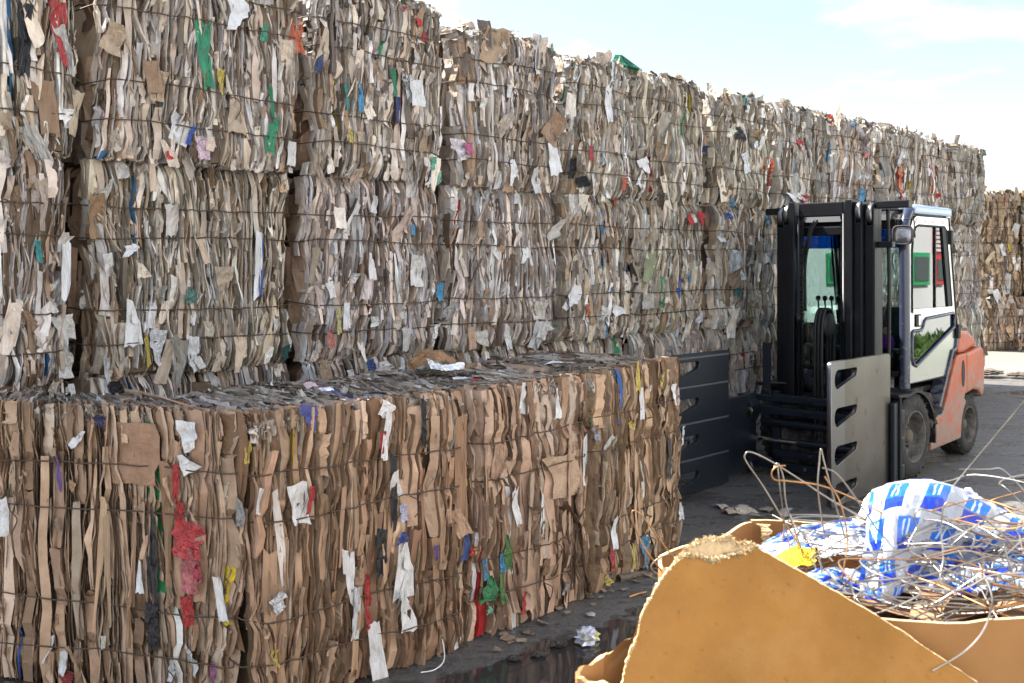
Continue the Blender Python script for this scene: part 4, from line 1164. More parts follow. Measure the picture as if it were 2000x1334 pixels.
# --- wheels
def wheel(x, yo, rad, wid, side):
    """yo: outer face; side +1 left, -1 right"""
    w = empty('wheel', (x, yo, rad))
    w.parent = fk
    s = side
    bead = rad * .60
    prof = [(bead, 0.0), (bead + .012, s * .008), (rad * .80, s * .006), (rad * .90, -s * .004), (rad * .955, -s * .022), (rad * .965, -s * .05), (rad * .965, -s * (wid - .05)), (rad * .93, -s * (wid - .01)), (bead, -s * wid)]
    ty = link('tyre', bm_mesh('tyre', lathe(prof, 48, 'y', closed_profile=True), True), M_RUBBER, w)
    bm = bmesh.new()
    nl = 30
    for k in range(nl):
        t = 2 * math.pi * k / nl
        for row in (0, 1):
            tt = t + (math.pi / nl) * row
            b2 = bm_box((-.5, -.5, -.5), (.5, .5, .5), 0.08)
            sx, sy, sz = rad * .125, wid * .44, rad * .11
            M = Matrix.Rotation(-tt, 4, 'Y') @ Matrix.Translation((0, -s * (wid * (.20 + .50 * row) + .016), rad * .945)) @ Matrix.Rotation(.30 * (1 if row else -1), 4, 'Z') @ Matrix.Diagonal((sx, sy, sz, 1))
            bmesh.ops.transform(b2, matrix=M, verts=b2.verts)
            me = bpy.data.meshes.new('t')
            b2.to_mesh(me)
            b2.free()
            bm.from_mesh(me)
            bpy.data.meshes.remove(me)
    link('tread', bm_mesh('tread', bm), M_RUBBER, w)['kind'] = 'stuff'
    rp = [(.02, -s * .085), (rad * .16, -s * .085), (rad * .20, -s * .055), (rad * .24, -s * .085), (rad * .30, -s * .115), (rad * .50, -s * .12), (rad * .555, -s * .05), (rad * .57, s * .004), (rad * .605, s * .006), (rad * .605, -s * wid * .8), (.02, -s * wid * .8)]
    rm = link('rim', bm_mesh('rim', lathe(rp, 40, 'y'), True), M_RIM, w)
    hub = link('hub', bm_mesh('hub', lathe([(.01, -s * .03), (rad * .13, -s * .03), (rad * .17, -s * .05), (rad * .17, -s * .09)], 24, 'y'), True), M_MUD, w)
    for k in range(8):
        t = 2 * math.pi * k / 8
        link('wheel_nut', bm_mesh('wheel_nut', lathe([(.003, 0), (.014, 0), (.014, -s * .03)], 6, 'y', (rad * .40 * math.cos(t), -s * .085, rad * .40 * math.sin(t)))), M_RIM, w)
    return w


wheel(-.03, .585, .335, .22, 1)
wheel(-.03, -.585, .335, .22, -1)
wheel(-1.42, .50, .262, .19, 1)
wheel(-1.42, -.50, .262, .19, -1)
tube_obj('axle', [(-.03, -.40, .335), (-.03, .40, .335)], .07, M_DARK, fk, k=12)
tube_obj('axle', [(-1.42, -.34, .262), (-1.42, .34, .262)], .05, M_DARK, fk, k=12)

# --- body
def arc(cx, cz, r, a0, a1, n=9):
    return [(cx + r * math.cos(t), cz + r * math.sin(t)) for t in np.linspace(math.radians(a0), math.radians(a1), n)]


box_obj('chassis', (-1.15, -.36, .22), (.24, .36, .62), M_DARK, fk, .02)
# front mudguards: bent sheet over each front wheel
outer = arc(-.03, .335, .395, 178, 62, 12)
for sg in (-1, 1):
    pr = [(.30, .690)] + [(-.03 + .395 * math.cos(math.radians(a)), .305 + .395 * math.sin(math.radians(a))) for a in np.linspace(72, 190, 12)]
    inn = [(-.03 + .372 * math.cos(math.radians(a)), .305 + .372 * math.sin(math.radians(a))) for a in np.linspace(190, 72, 12)] + [(.30, .665)]
    y0, y1 = (.34, .60) if sg > 0 else (-.60, -.34)
    link('mudguard', bm_mesh('mudguard', prism(pr + inn, y0, y1, 'y')), M_DARK, fk)
box_obj('front_cowl', (-.10, -.40, .62), (.06, .40, .80), M_CABBLUE, fk, .02)
# orange side frames with the step, the slanting fuel-tank side and the rear wheel arch
side = [(-.455, .165), (-.455, .415), (-.66, .425), (-.725, .46), (-.80, .56), (-.93, .78), (-1.01, .885), (-1.06, .90), (-1.235, .905), (-1.245, .60), (-1.19, .52)]
side += [(-1.42 + .30 * math.cos(math.radians(a)), .25 + .30 * math.sin(math.radians(a))) for a in (52, 35, 18, 2)] + [(-1.11, .185)]
for sg in (-1, 1):
    y0, y1 = (.39, .545) if sg > 0 else (-.545, -.39)
    sd = link('side_frame', bm_mesh('side_frame', prism(side, y0, y1, 'y', .012)), M_ORANGE, fk)
    stp = [(-.47, .4155), (-.655, .4255), (-.72, .462), (-.72, .478), (-.655, .441), (-.47, .431)]
    link('step_tread', bm_mesh('step_tread', prism(stp, y0 - (0 if sg > 0 else .004), y1 + (.004 if sg > 0 else 0), 'y')), M_CABBLUE, sd)
    # flat dark oval on the panel, painted as the shade inside an opening
    ov = [(-1.155 + .034 * math.cos(t), .735 + .115 * math.sin(t)) for t in np.linspace(0, 2 * math.pi, 22, endpoint=False)]
    yv = (.5455, .549) if sg > 0 else (-.549, -.5455)
    link('vent_dark_oval', bm_mesh('vent_dark_oval', prism(ov, *yv, 'y')), M_DARK, sd)
    # grey edging between cab and body
    ed = [(-.66, .50), (-.70, .49), (-.905, .80), (-.985, .93), (-1.07, .95), (-1.10, 1.12), (-1.065, 1.12), (-1.03, .965), (-.95, .95), (-.86, .80)]
    yv = (.43, .535) if sg > 0 else (-.535, -.43)
    link('edging', bm_mesh('edging', prism(ed, *yv, 'y', .004)), M_CABBLUE, sd)
# counterweight with wheel arches, hood on top of it
cwp = [(-1.247, .905), (-1.247, .60), (-1.22, .545), (-1.30, .56), (-1.42, .575), (-1.54, .555), (-1.60, .50), (-1.66, .50), (-1.685, .60), (-1.685, .82), (-1.66, .91), (-1.60, .945)]
link('counterweight', bm_mesh('counterweight', prism(cwp, -.545, .545, 'y', .030)), M_ORANGE, fk)
cwl = [(-1.247, .50), (-1.247, .20), (-1.60, .20), (-1.66, .30), (-1.66, .498), (-1.60, .498)]
link('counterweight_foot', bm_mesh('counterweight_foot', prism(cwl, -.28, .28, 'y', .02)), M_ORANGE, fk)
hood = [(-1.12, .9075), (-1.12, 1.095), (-1.20, 1.10), (-1.36, 1.085), (-1.48, 1.03), (-1.58, .948), (-1.50, .948), (-1.25, .907)]
link('hood', bm_mesh('hood', prism(hood, -.52, .52, 'y', .03)), M_ORANGE, fk)

# --- cab
door_y = .50


def yr(sg, a, b):
    return (a, b) if sg > 0 else (-b, -a)


for sg in (-1, 1):
    # front pillar, a bent tube running up into the roof rail
    pl = smooth_path([(-.035, sg * .505, .70), (-.035, sg * .505, 1.2), (-.04, sg * .500, 1.75), (-.055, sg * .492, 1.94), (-.13, sg * .48, 2.055), (-.24, sg * .47, 2.105), (-.6, sg * .465, 2.118), (-1.0, sg * .465, 2.115)], 48)
    tube_obj('cab_pillar', pl, .040, M_CABBLUE, fk, k=12)
    box_obj('roof_rail', (-.97, min(sg * .44, sg * .522), 2.075), (-.20, max(sg * .44, sg * .522), 2.145), M_CABTOP, fk, .02)
    rp_ = smooth_path([(-.965, sg * .47, 2.10), (-1.0, sg * .475, 1.7), (-1.08, sg * .48, 1.2), (-1.13, sg * .48, .95)], 24)
    tube_obj('rear_pillar', rp_, .035, M_CABBLUE if sg < 0 else M_SILVER, fk, k=10)
    # door: outer skin with window opening
    d_out = [(-.055, .735), (-.055, 1.80), (-.075, 1.93), (-.13, 2.02), (-.22, 2.062), (-.90, 2.062), (-1.105, 1.0), (-1.06, .965), (-.93, .74), (-.62, .735)]
    w_in = [(-.135, 1.30), (-.135, 1.78), (-.155, 1.90), (-.20, 1.965), (-.27, 1.985), (-.80, 1.985), (-.835, 1.96), (-.96, 1.335), (-.945, 1.30)]
    l_in = [(-.135, 1.135), (-.135, .93), (-.16, .885), (-.215, .865), (-.25, .875), (-1.015, 1.14), (-1.02, 1.235), (-.99, 1.26), (-.42, 1.235), (-.375, 1.215), (-.345, 1.165), (-.305, 1.145), (-.16, 1.145)]
    dr = empty('door', (0, 0, 0))
    dr.parent = fk

    def ring_panel(name, outer_, holes_, y0, y1, mat, parent):
        cu = bpy.data.curves.new(name, 'CURVE')
        cu.dimensions = '2D'
        cu.fill_mode = 'BOTH'
        cu.extrude = (y1 - y0) / 2
        for lp in [outer_] + holes_:
            sp = cu.splines.new('POLY')
            sp.points.add(len(lp) - 1)
            for p_, (a, b) in zip(sp.points, lp):
                p_.co = (a, b, 0, 1)
            sp.use_cyclic_u = True
        tmp = bpy.data.objects.new('t', cu)
        COL.objects.link(tmp)
        dg = bpy.context.evaluated_depsgraph_get()
        dg.update()
        me = bpy.data.meshes.new_from_object(tmp.evaluated_get(dg))
        bpy.data.objects.remove(tmp)
        bpy.data.curves.remove(cu)
        co = np.zeros(len(me.vertices) * 3, dtype=np.float32)
        me.vertices.foreach_get('co', co)
        co = co.reshape(-1, 3)
        me.vertices.foreach_set('co', np.stack([co[:, 0], (y0 + y1) / 2 - co[:, 2], co[:, 1]], 1).astype(np.float32).ravel())
        me.materials.clear()
        me.update()
        return link(name, me, mat, parent)

    y0, y1 = yr(sg, .500, .520)
    ring_panel('door_skin', d_out, [w_in, l_in], y0, y1, M_SILVER, dr)
    yg0, yg1 = yr(sg, .507, .511)
    link('door_window', bm_mesh('door_window', prism(w_in, yg0, yg1, 'y')), M_DOORGLASS, dr)
    link('door_window', bm_mesh('door_window', prism(l_in, yg0, yg1, 'y')), M_DOORGLASS, dr)

    def rim_tube(name, lp, r_, mat):
        pts = [(a, sg * .521, b) for a, b in lp]
        tube_obj(name, np.array(pts), r_, mat, dr, k=8, closed=True)
    rim_tube('window_gasket', w_in, .009, M_DARK)
    rim_tube('window_gasket', l_in, .014, M_CABBLUE)
    rim_tube('door_edge', d_out, .007, M_DARK)
    y2, y3 = yr(sg, .513, .522)
    box_obj('window_divider', (-.62, y2, 1.31), (-.605, y3, 1.985), M_DARK, dr, .002)
    yk = yr(sg, .512, .524)
    link('window_post', bm_mesh('window_post', prism([(-.80, 1.985), (-.835, 1.96), (-.96, 1.335), (-.945, 1.30), (-.885, 1.30), (-.745, 1.985)], *yk, 'y')), M_DARK, dr)
    box_obj('window_track', (-.95, y2, 1.285), (-.14, yr(sg, .513, .532)[1] if sg > 0 else y3, 1.318), M_SILVER, dr, .003)
    hn = box_obj('door_handle', (-.30, yr(sg, .5205, .53)[0], 1.175), (-.20, yr(sg, .5205, .53)[1], 1.275), M_DARK, dr, .008)
    box_obj('latch', (-.275, yr(sg, .5305, .536)[0], 1.185), (-.235, yr(sg, .5305, .536)[1], 1.265), M_SILVER, hn, .004)
    for hz, hx in ((1.90, -.905), (1.10, -1.065)):
        box_obj('hinge', (hx - .035, yr(sg, .5205, .548)[0], hz - .06), (hx + .02, yr(sg, .5205, .548)[1], hz + .06), M_DARK, dr, .008)
    # worn letters on the door head
    yd = yr(sg, .5203, .5212)
    for k, (dx_, zt, wd) in enumerate(((-.205, 2.028, .05), (-.40, 2.03, .05), (-.56, 2.03, .05), (-.77, 2.03, .055))):
        if k == 0:
            pl_ = [(dx_ + .03, 2.0), (dx_ - .03, 2.045), (dx_ - .045, 2.045), (dx_ + .01, 1.985)]
        else:
            pl_ = [(dx_, zt + .014), (dx_ - wd * .5, zt - .026), (dx_ - wd * .28, zt - .026), (dx_, zt - .004), (dx_ + wd * .28, zt - .026), (dx_ + wd * .5, zt - .026)]
        link('lettering', bm_mesh('lettering', prism(pl_, *yd, 'y')), M_DECAL, dr)
# windscreen with darker top strip, wiper, lower dark panel
box_obj('windscreen', (-.032, -.462, .83), (-.027, .462, 1.80), M_GLASS, fk, 0)
box_obj('sun_strip', (-.032, -.462, 1.803), (-.027, .462, 1.95), M_GLASSTOP, fk, 0)
box_obj('windscreen_frame', (-.05, -.465, .795), (-.008, .465, .83), M_DARK, fk, .006)
box_obj('windscreen_frame', (-.05, -.465, 1.951), (.0, .465, 2.03), M_DARK, fk, .01)
tube_obj('wiper', [(-.016, .22, .84), (-.014, .40, 1.45)], .008, M_DARK, fk)
vis = [(.05, 2.02), (.03, 2.065), (-.04, 2.095), (-.30, 2.108), (-.30, 2.09), (-.05, 2.07), (.01, 2.03)]
link('roof_visor', bm_mesh('roof_visor', prism(vis, -.425, .425, 'y')), M_DARK, fk)
roofp = [(-.14, 2.109), (-.10, 2.125), (-.30, 2.165), (-.90, 2.165), (-.985, 2.13), (-.985, 2.109)]
link('roof', bm_mesh('roof', prism(roofp, -.424, .424, 'y', .012)), M_ROOF, fk)
box_obj('rear_window_frame', (-1.12, -.44, .90), (-1.07, .44, 1.12), M_DARK, fk, .01)
rw = link('rear_window', bm_mesh('rear_window', prism([(-1.085, 1.12), (-1.080, 1.12), (-.985, 2.05), (-.990, 2.05)], -.435, .435, 'y')), M_GLASS, fk)
box_obj('cab_floor', (-1.10, -.42, .62), (-.11, .42, .66), M_DARK, fk, .01)
# inside the cab
seat = box_obj('seat', (-.95, -.24, .78), (-.50, .24, .92), M_SEAT, fk, .05)
box_obj('backrest', (-1.00, -.20, .93), (-.90, .20, 1.30), M_SEAT, seat, .045)
tube_obj('steering_column', [(-.14, .0, .80), (-.32, .0, 1.12)], .035, M_DARK, fk, k=12)
th = np.linspace(0, 2 * math.pi, 32, endpoint=False)
tube_obj('steering_wheel', np.stack([-.34 + .16 * np.cos(th) * .85, .16 * np.sin(th), 1.15 + .16 * np.cos(th) * .5], 1), .014, M_DARK, fk, k=8, closed=True)
for k in range(4):
    lv = tube_obj('lever', [(-.20, -.28 + k * .06, 1.0), (-.15, -.28 + k * .06, 1.37)], .007, M_DARK, fk)
    link('knob', bm_mesh('knob', lathe([(.004, 0), (.018, .008), (.022, .024), (.016, .04), (.004, .046)], 12, 'z', (-.15, -.28 + k * .06, 1.365)), True), M_DARK, lv)
box_obj('dashboard', (-.20, -.42, .83), (-.05, .42, 1.0), M_DARK, fk, .03)
toy = link('dashboard_toy', bm_mesh('dashboard_toy', lathe([(.005, 0), (.045, .005), (.06, .04), (.05, .085), (.025, .11), (.005, .115)], 16, 'z', (-.09, .34, 1.0)), True), M_PURPLE, fk)
toy['label'] = 'small purple toy behind the windscreen'
link('head', bm_mesh('head', lathe([(.005, 0), (.028, .01), (.034, .03), (.026, .055), (.005, .064)], 14, 'z', (-.09, .34, 1.108)), True), M_SKINTOY, toy)
# working lamp on the front pillar
M_LENS = new_mat('lamp_lens', (0.34, 0.34, 0.37), 0.15, metal=0.7)
add_bump(M_LENS, 60, 0.5, 0.004)
lamp = empty('headlight', (.045, .525, 1.90))
lamp.parent = fk
sq = [(a * .078, b * .075) for a, b in [(math.copysign(abs(math.cos(t)) ** .55, math.cos(t)), math.copysign(abs(math.sin(t)) ** .55, math.sin(t))) for t in np.linspace(0, 2 * math.pi, 28, endpoint=False)]]
bm = bmesh.new()
rings = []
for sc, xx in ((.35, -.075), (.80, -.06), (1.0, -.01), (1.02, .022), (.92, .026), (.88, .012)):
    rings.append([bm.verts.new((xx, a * sc, b * sc)) for a, b in sq])
for ra, rb in zip(rings[:-1], rings[1:]):
    for i in range(len(sq)):
        j = (i + 1) % len(sq)
        bm.faces.new((ra[i], ra[j], rb[j], rb[i]))
bm.faces.new(rings[0])
link('lamp_housing', bm_mesh('lamp_housing', bm, True), M_DARK, lamp)
bm = bmesh.new()
rings = []
for sc, xx in ((.875, .013), (.6, .022), (.25, .026)):
    rings.append([bm.verts.new((xx, a * sc, b * sc)) for a, b in sq])
for ra, rb in zip(rings[:-1], rings[1:]):
    for i in range(len(sq)):
        j = (i + 1) % len(sq)
        bm.faces.new((ra[i], ra[j], rb[j], rb[i]))
bm.faces.new(rings[-1])
link('lens', bm_mesh('lens', bm, True), M_LENS, lamp)
tube_obj('lamp_guard', [(-.03, -.075, .07), (-.02, -.07, .125), (-.02, .075, .125), (-.03, .08, -.02)], .006, M_DARK, lamp)
tube_obj('lamp_bracket', [(-.04, 0, -.06), (-.06, -.01, -.11), (-.07, -.03, -.12)], .012, M_DARK, lamp)
box_obj('marker_lamp', (-.02, .10, 2.031), (.015, .13, 2.06), M_ROOF, fk, .006)
# mud thrown over the wheel arch and tail
for (cx, cy, cz, sx, sy, sz) in ((-.40, .50, .44, .03, .10, .12), (-1.60, .40, .515, .08, .13, .03), (-.34, .48, .60, .07, .11, .05)):
    bm = bmesh.new()
    bmesh.ops.create_icosphere(bm, subdivisions=3, radius=1)
    for vv_ in bm.verts:
        k_ = 1 + .35 * math.sin(9 * vv_.co.x + 3) * math.sin(11 * vv_.co.y) + rnd.uniform(-.12, .12)
        vv_.co = Vector((cx + vv_.co.x * sx * k_, cy + vv_.co.y * sy * k_, cz + vv_.co.z * sz * k_))
    link('caked_mud', bm_mesh('caked_mud', bm), M_MUD, fk)

# ------------------------------------------------------------------ foreground: cardboard bin with loose wire and plastic film
M_KRAFT = new_mat('kraft_cardboard', (0.33, 0.165, 0.062), 0.8, spec=0.15)
mottle(M_KRAFT, None, 5, 0.82, 1.12, detail=7)
add_bump(M_KRAFT, 120, 0.08, 0.002)
M_KRAFTEDGE = new_mat('cut_cardboard_edge', (0.66, 0.45, 0.23), 0.9, spec=0.1)
add_bump(M_KRAFTEDGE, 160, 0.6, 0.004)
M_BOARD = new_mat('brown_chipboard', (0.37, 0.175, 0.046), 0.9, spec=0.1)
mottle(M_BOARD, None, 4.5, 0.74, 1.12, detail=10)
stain(M_BOARD, (0.16, 0.09, 0.04), 34, 0.70, 0.76, detail=3, amount=.7)
stain(M_BOARD, (0.44, 0.245, 0.09), 6, 0.48, 0.75, amount=.5)
stain(M_BOARD, (0.27, 0.125, 0.038), 2.2, 0.48, 0.75, amount=.7)
stain(M_BOARD, (0.16, 0.08, 0.03), 70, 0.66, 0.74, detail=2, amount=.6)
stain(M_BOARD, (0.52, 0.36, 0.20), 150, 0.62, 0.72, detail=2, amount=.12)
stain(M_BOARD, (0.12, 0.06, 0.03), 13, 0.72, 0.78, detail=2, amount=.55)
add_bump(M_BOARD, 110, 0.35, 0.004, detail=8)
M_PULP = new_mat('torn_pulp', (0.60, 0.43, 0.24), 0.95, spec=0.1)
add_bump(M_PULP, 90, 0.9, 0.008)

OCT = [(.34, 2.29), (.62, 2.59), (1.17, 2.59), (1.45, 2.29), (1.45, 2.16), (1.17, 1.885), (.62, 1.885), (.34, 2.16)]
obin = empty('cardboard_bin', (.9, 2.22, 0))
tag(obin, 'eight-sided brown cardboard bin full of scrap wire in the lower right', 'bin')
cx_, cy_ = .9, 2.22
for i in range(8):
    a, b_ = Vector(OCT[i]), Vector(OCT[(i + 1) % 8])
    e_ = (b_ - a).normalized()
    nrm = Vector((e_.y, -e_.x))
    if nrm.dot(Vector((cx_, cy_)) - a) < 0:
        nrm = -nrm
    nseg = 14
    bm = bmesh.new()
    ring_o, ring_i = [], []
    for k in range(nseg + 1):
        t = k / nseg
        p_ = a.lerp(b_, t)
        zt = 1.0 + .006 * math.sin(9 * t + i) + rnd.uniform(-.002, .002)
        bow = .012 * math.sin(math.pi * t) * (1 if i % 2 else -.6)
        po_, pi_ = p_ - nrm * bow, p_ - nrm * bow + nrm * .008
        ring_o.append([bm.verts.new((po_.x - cx_, po_.y - cy_, z)) for z in (.01, .5, zt)])
        ring_i.append([bm.verts.new((pi_.x - cx_, pi_.y - cy_, z)) for z in (.01, .5, zt)])
    edge_faces = []
    for k in range(nseg):
        for h_ in range(2):
            bm.faces.new((ring_o[k][h_], ring_o[k + 1][h_], ring_o[k + 1][h_ + 1], ring_o[k][h_ + 1]))
            bm.faces.new((ring_i[k][h_], ring_i[k][h_ + 1], ring_i[k + 1][h_ + 1], ring_i[k + 1][h_]))
        edge_faces.append(bm.faces.new((ring_o[k][2], ring_o[k + 1][2], ring_i[k + 1][2], ring_i[k][2])))
    for f_ in edge_faces:
        f_.material_index = 1
    me = bm_mesh('side_panel', bm)
    me.materials.append(M_KRAFT)
    me.materials.append(M_KRAFTEDGE)
    link('side_panel', me, None, obin)
flo = link('bin_floor', bm_mesh('bin_floor', prism([(x - cx_ + (cx_ - x) * .02, y - cy_ + (cy_ - y) * .02) for x, y in OCT], .02, .04, 'z')), M_KRAFT, obin)
# torn strip of pale liner hanging inside the back corner
tl = smooth_path([(0.644,2.570,1.002), (0.652,2.550,0.992), (0.647,2.545,0.977), (0.653,2.540,0.963), (0.642,2.535,0.946)], 18)
wv = np.zeros((len(tl) * 2, 3))
for k, p_ in enumerate(tl):
    hw = .007 + rnd.uniform(0, .012)
    wv[2 * k] = p_ + np.array([-hw, 0, rnd.uniform(-.004, .004)])
    wv[2 * k + 1] = p_ + np.array([hw, -.006, rnd.uniform(-.004, .004)])
link('torn_liner', mesh_np('torn_liner', wv - np.array([.9, 2.22, 0]), np.array([[2 * k, 2 * k + 1, 2 * k + 3, 2 * k + 2] for k in range(len(tl) - 1)])), M_PULP, obin)

# big sheet of chipboard leaning on the bin, its corner torn
board = empty('chipboard_sheet', (.5, 1.75, 0))
tag(board, 'large brown chipboard sheet with a torn corner leaning in front of the bin', 'board')
bo = np.array([.5, 1.75, 0])
OUTL = [(0.1990,1.7990,0.9139), (0.2066,1.8089,0.9414), (0.2150,1.8171,0.9643), (0.2311,1.8266,0.9907), (0.2381,1.8371,1.0198), (0.2506,1.8453,1.0426), (0.2670,1.8539,1.0663), (0.2834,1.8613,1.0869), (0.2997,1.8675,1.1042), (0.3178,1.8719,1.1163), (0.3328,1.8750,1.1250), (0.3490,1.8744,1.1233), (0.3640,1.8719,1.1163), (0.3771,1.8700,1.1111), (0.3893,1.8731,1.1198), (0.3967,1.8719,1.1163), (0.4085,1.8731,1.1198), (0.4244,1.8750,1.1250), (0.4364,1.8769,1.1303), (0.4541,1.8782,1.1338), (0.4657,1.8782,1.1338), (0.5098,1.8700,1.1111), (0.5553,1.8613,1.0869), (0.6093,1.8508,1.0578), (0.6626,1.8402,1.0282), (0.7151,1.8290,0.9973), (0.7748,1.8148,0.9577), (0.8421,1.7990,0.9139),
        (1.02, 1.47 + .36 * .62, .62), (.90, 1.47 + .36 * .30, .30), (.55, 1.47 + .36 * .02, .02), (.22, 1.47 + .36 * .35, .35), (.14, 1.47 + .36 * .62, .62)]
pl_n = Vector((0, -1, .36)).normalized()
bm = bmesh.new()
dense = []
for k, p_ in enumerate(OUTL):
    q_ = OUTL[(k + 1) % len(OUTL)]
    m_ = 5 if k < 27 else 1
    for j in range(m_):
        c_ = Vector(p_).lerp(Vector(q_), j / m_)
        jit = .0022 if k < 20 else .0008
        if k < 27:
            c_ += Vector((rnd.uniform(-jit, jit), 0, rnd.uniform(-jit, jit)))
        c_.y = 1.47 + .36 * c_.z
        dense.append(c_ - Vector(bo))
fv = [bm.verts.new(c_) for c_ in dense]
mid = [bm.verts.new(c_ - pl_n * .007 + Vector((rnd.uniform(-.001, .001), 0, .0025 + rnd.uniform(0, .002)))) for c_ in dense]
bv = [bm.verts.new(c_ - pl_n * .014) for c_ in dense]
bm.faces.new(fv)
bm.faces.new(bv[::-1])
nd = len(dense)
for k in range(nd):
    j = (k + 1) % nd
    f1 = bm.faces.new((fv[k], fv[j], mid[j], mid[k]))
    f2 = bm.faces.new((mid[k], mid[j], bv[j], bv[k]))
    f1.material_index = f2.material_index = 1
bmesh.ops.triangulate(bm, faces=[f_ for f_ in bm.faces if len(f_.verts) > 4])
me = bm_mesh('sheet', bm)
me.materials.append(M_BOARD)
me.materials.append(M_PULP)
link('sheet', me, None, board)
# fluffed, delaminated pulp standing up along the tear
def fluff(name, path, n, r0, r1, parent, off, mat):
    V_, Q_, o_ = [], [], 0
    pth = np.asarray(path)
    seg = np.linspace(0, len(pth) - 1.001, n)
    for s_ in seg:
        i_ = int(s_)
        c_ = pth[i_] * (1 - (s_ - i_)) + pth[i_ + 1] * (s_ - i_) + RNG.normal(0, r1 * .6, 3) * np.array([1, 1.4, 1])
        ax = RNG.normal(0, 1, (2, 3))
        ax /= np.linalg.norm(ax, axis=1)[:, None]
        ln = RNG.uniform(r0, r1) * 1.9
        wd = ln * RNG.uniform(.12, .45)
        co = c_ - off + np.array([-ax[0] * ln * .5 - ax[1] * wd, ax[0] * ln * .1 - ax[1] * wd * .4 + RNG.normal(0, wd, 3), ax[0] * ln + RNG.normal(0, wd, 3), -ax[0] * ln * .3 + ax[1] * wd])
        tri = np.array([[0, 1, 3], [1, 2, 3]])
        V_.append(co)
        Q_.append(tri + o_)
        o_ += len(co)
    o = link(name, mesh_np(name, np.vstack(V_), np.vstack(Q_)), mat, parent)
    o['kind'] = 'stuff'
    return o


lowr = [(0.3003,1.8710,1.0916), (0.3378,1.8760,1.1055), (0.3805,1.8728,1.0968), (0.4247,1.8766,1.1072), (0.4704,1.8816,1.1212)]
uppr = [(0.4676,1.8861,1.1335), (0.4563,1.8873,1.1370), (0.4392,1.8889,1.1414), (0.4283,1.8880,1.1388), (0.4231,1.8867,1.1352), (0.4194,1.8918,1.1494), (0.4110,1.8934,1.1538), (0.4016,1.8902,1.1449), (0.3913,1.8924,1.1511), (0.3777,1.8924,1.1511), (0.3639,1.8915,1.1485), (0.3499,1.8895,1.1432), (0.3379,1.8873,1.1370), (0.3275,1.8835,1.1265), (0.3110,1.8779,1.1107)]
for dep, col_m, shr in ((0.0, M_PULP, 0.0), (.010, M_PULP, .010)):
    outl_ = []
    pts_ = lowr + uppr
    for k, p_ in enumerate(pts_):
        q_ = pts_[(k + 1) % len(pts_)]
        for j in range(6):
            c_ = Vector(p_).lerp(Vector(q_), j / 6) + Vector((rnd.uniform(-.0025, .0025), 0, rnd.uniform(-.0025, .0025) - (shr if k >= len(lowr) else 0)))
            c_.y = 1.47 + .36 * c_.z + .003 + dep
            outl_.append(c_ - Vector(bo))
    bm = bmesh.new()
    f0 = [bm.verts.new(c_) for c_ in outl_]
    f1_ = [bm.verts.new(c_ - pl_n * .011 + Vector((rnd.uniform(-.002, .002), 0, rnd.uniform(-.001, .004)))) for c_ in outl_]
    bm.faces.new(f0)
    bm.faces.new(f1_[::-1])
    for k in range(len(outl_)):
        j = (k + 1) % len(outl_)
        bm.faces.new((f0[k], f0[j], f1_[j], f1_[k]))
    bmesh.ops.triangulate(bm, faces=[f_ for f_ in bm.faces if len(f_.verts) > 4])
    link('torn_ply', bm_mesh('torn_ply', bm), col_m, board)
fluff('torn_fibres', [(0.3110,1.8779,1.1107), (0.3275,1.8835,1.1265), (0.3499,1.8892,1.1423), (0.3776,1.8921,1.1503), (0.4016,1.8902,1.1449), (0.4109,1.8931,1.1529), (0.4233,1.8873,1.1370), (0.4391,1.8886,1.1405), (0.4658,1.8864,1.1344)], 2600, .001, .0036, board, bo, M_PULP)
fluff('torn_fibres', [(0.3229,1.8738,1.1216), (0.3490,1.8744,1.1233), (0.3753,1.8706,1.1129), (0.3902,1.8731,1.1198), (0.4205,1.8750,1.1250), (0.4492,1.8779,1.1329)], 1500, .001, .0032, board, bo, M_PULP)
fluff('torn_fibres', [(0.2066,1.8089,0.9414), (0.2311,1.8266,0.9907), (0.2381,1.8371,1.0198), (0.2670,1.8539,1.0663), (0.2997,1.8675,1.1042), (0.3179,1.8725,1.1181)], 900, .0005, .0015, board, bo, M_PULP)
fluff('torn_fibres', [(0.4657,1.8782,1.1338), (0.5553,1.8613,1.0869), (0.6626,1.8402,1.0282), (0.7748,1.8148,0.9577), (0.8421,1.7990,0.9139)], 700, .0004, .0010, board, bo, M_PULP)

# bent open carton at the bottom edge, left of the board
carton = empty('bent_carton', (.2, 1.82, 0))
tag(carton, 'bent open cardboard carton at the bottom edge, left of the chipboard', 'carton')
rim_p = smooth_path([(0.290,1.980,0.969), (0.238,1.930,0.952), (0.190,1.880,0.944), (0.141,1.830,0.937), (0.119,1.810,0.934), (0.115,1.800,0.928), (0.123,1.790,0.923), (0.167,1.800,0.910), (0.246,1.840,0.880)], 64)
co_ = np.array([.2, 1.82, 0])
bm = bmesh.new()
rows = []
cen = rim_p.mean(0)
for k, p_ in enumerate(rim_p):
    inw = cen - p_
    inw[2] = 0
    inw /= np.linalg.norm(inw)
    wob = .003 * math.sin(k * .7) + rnd.uniform(-.0012, .0012)
    outp = p_ - co_
    inp = outp + inw * .011
    rows.append([bm.verts.new(outp + np.array([0, 0, -.5 if z_ == 0 else (-.12 if z_ == 1 else wob)])) for z_ in (0, 1, 2)] +
                [bm.verts.new(inp + np.array([0, 0, wob if z_ == 0 else (-.12 if z_ == 1 else -.5)])) for z_ in (0, 1, 2)])
for ra, rb in zip(rows[:-1], rows[1:]):
    for j in range(5):
        f_ = bm.faces.new((ra[j], rb[j], rb[j + 1], ra[j + 1]))
        if j == 2:
            f_.material_index = 1
me = bm_mesh('carton_side', bm)
me.materials.append(M_KRAFT)
me.materials.append(M_KRAFTEDGE)
link('carton_side', me, None, carton)
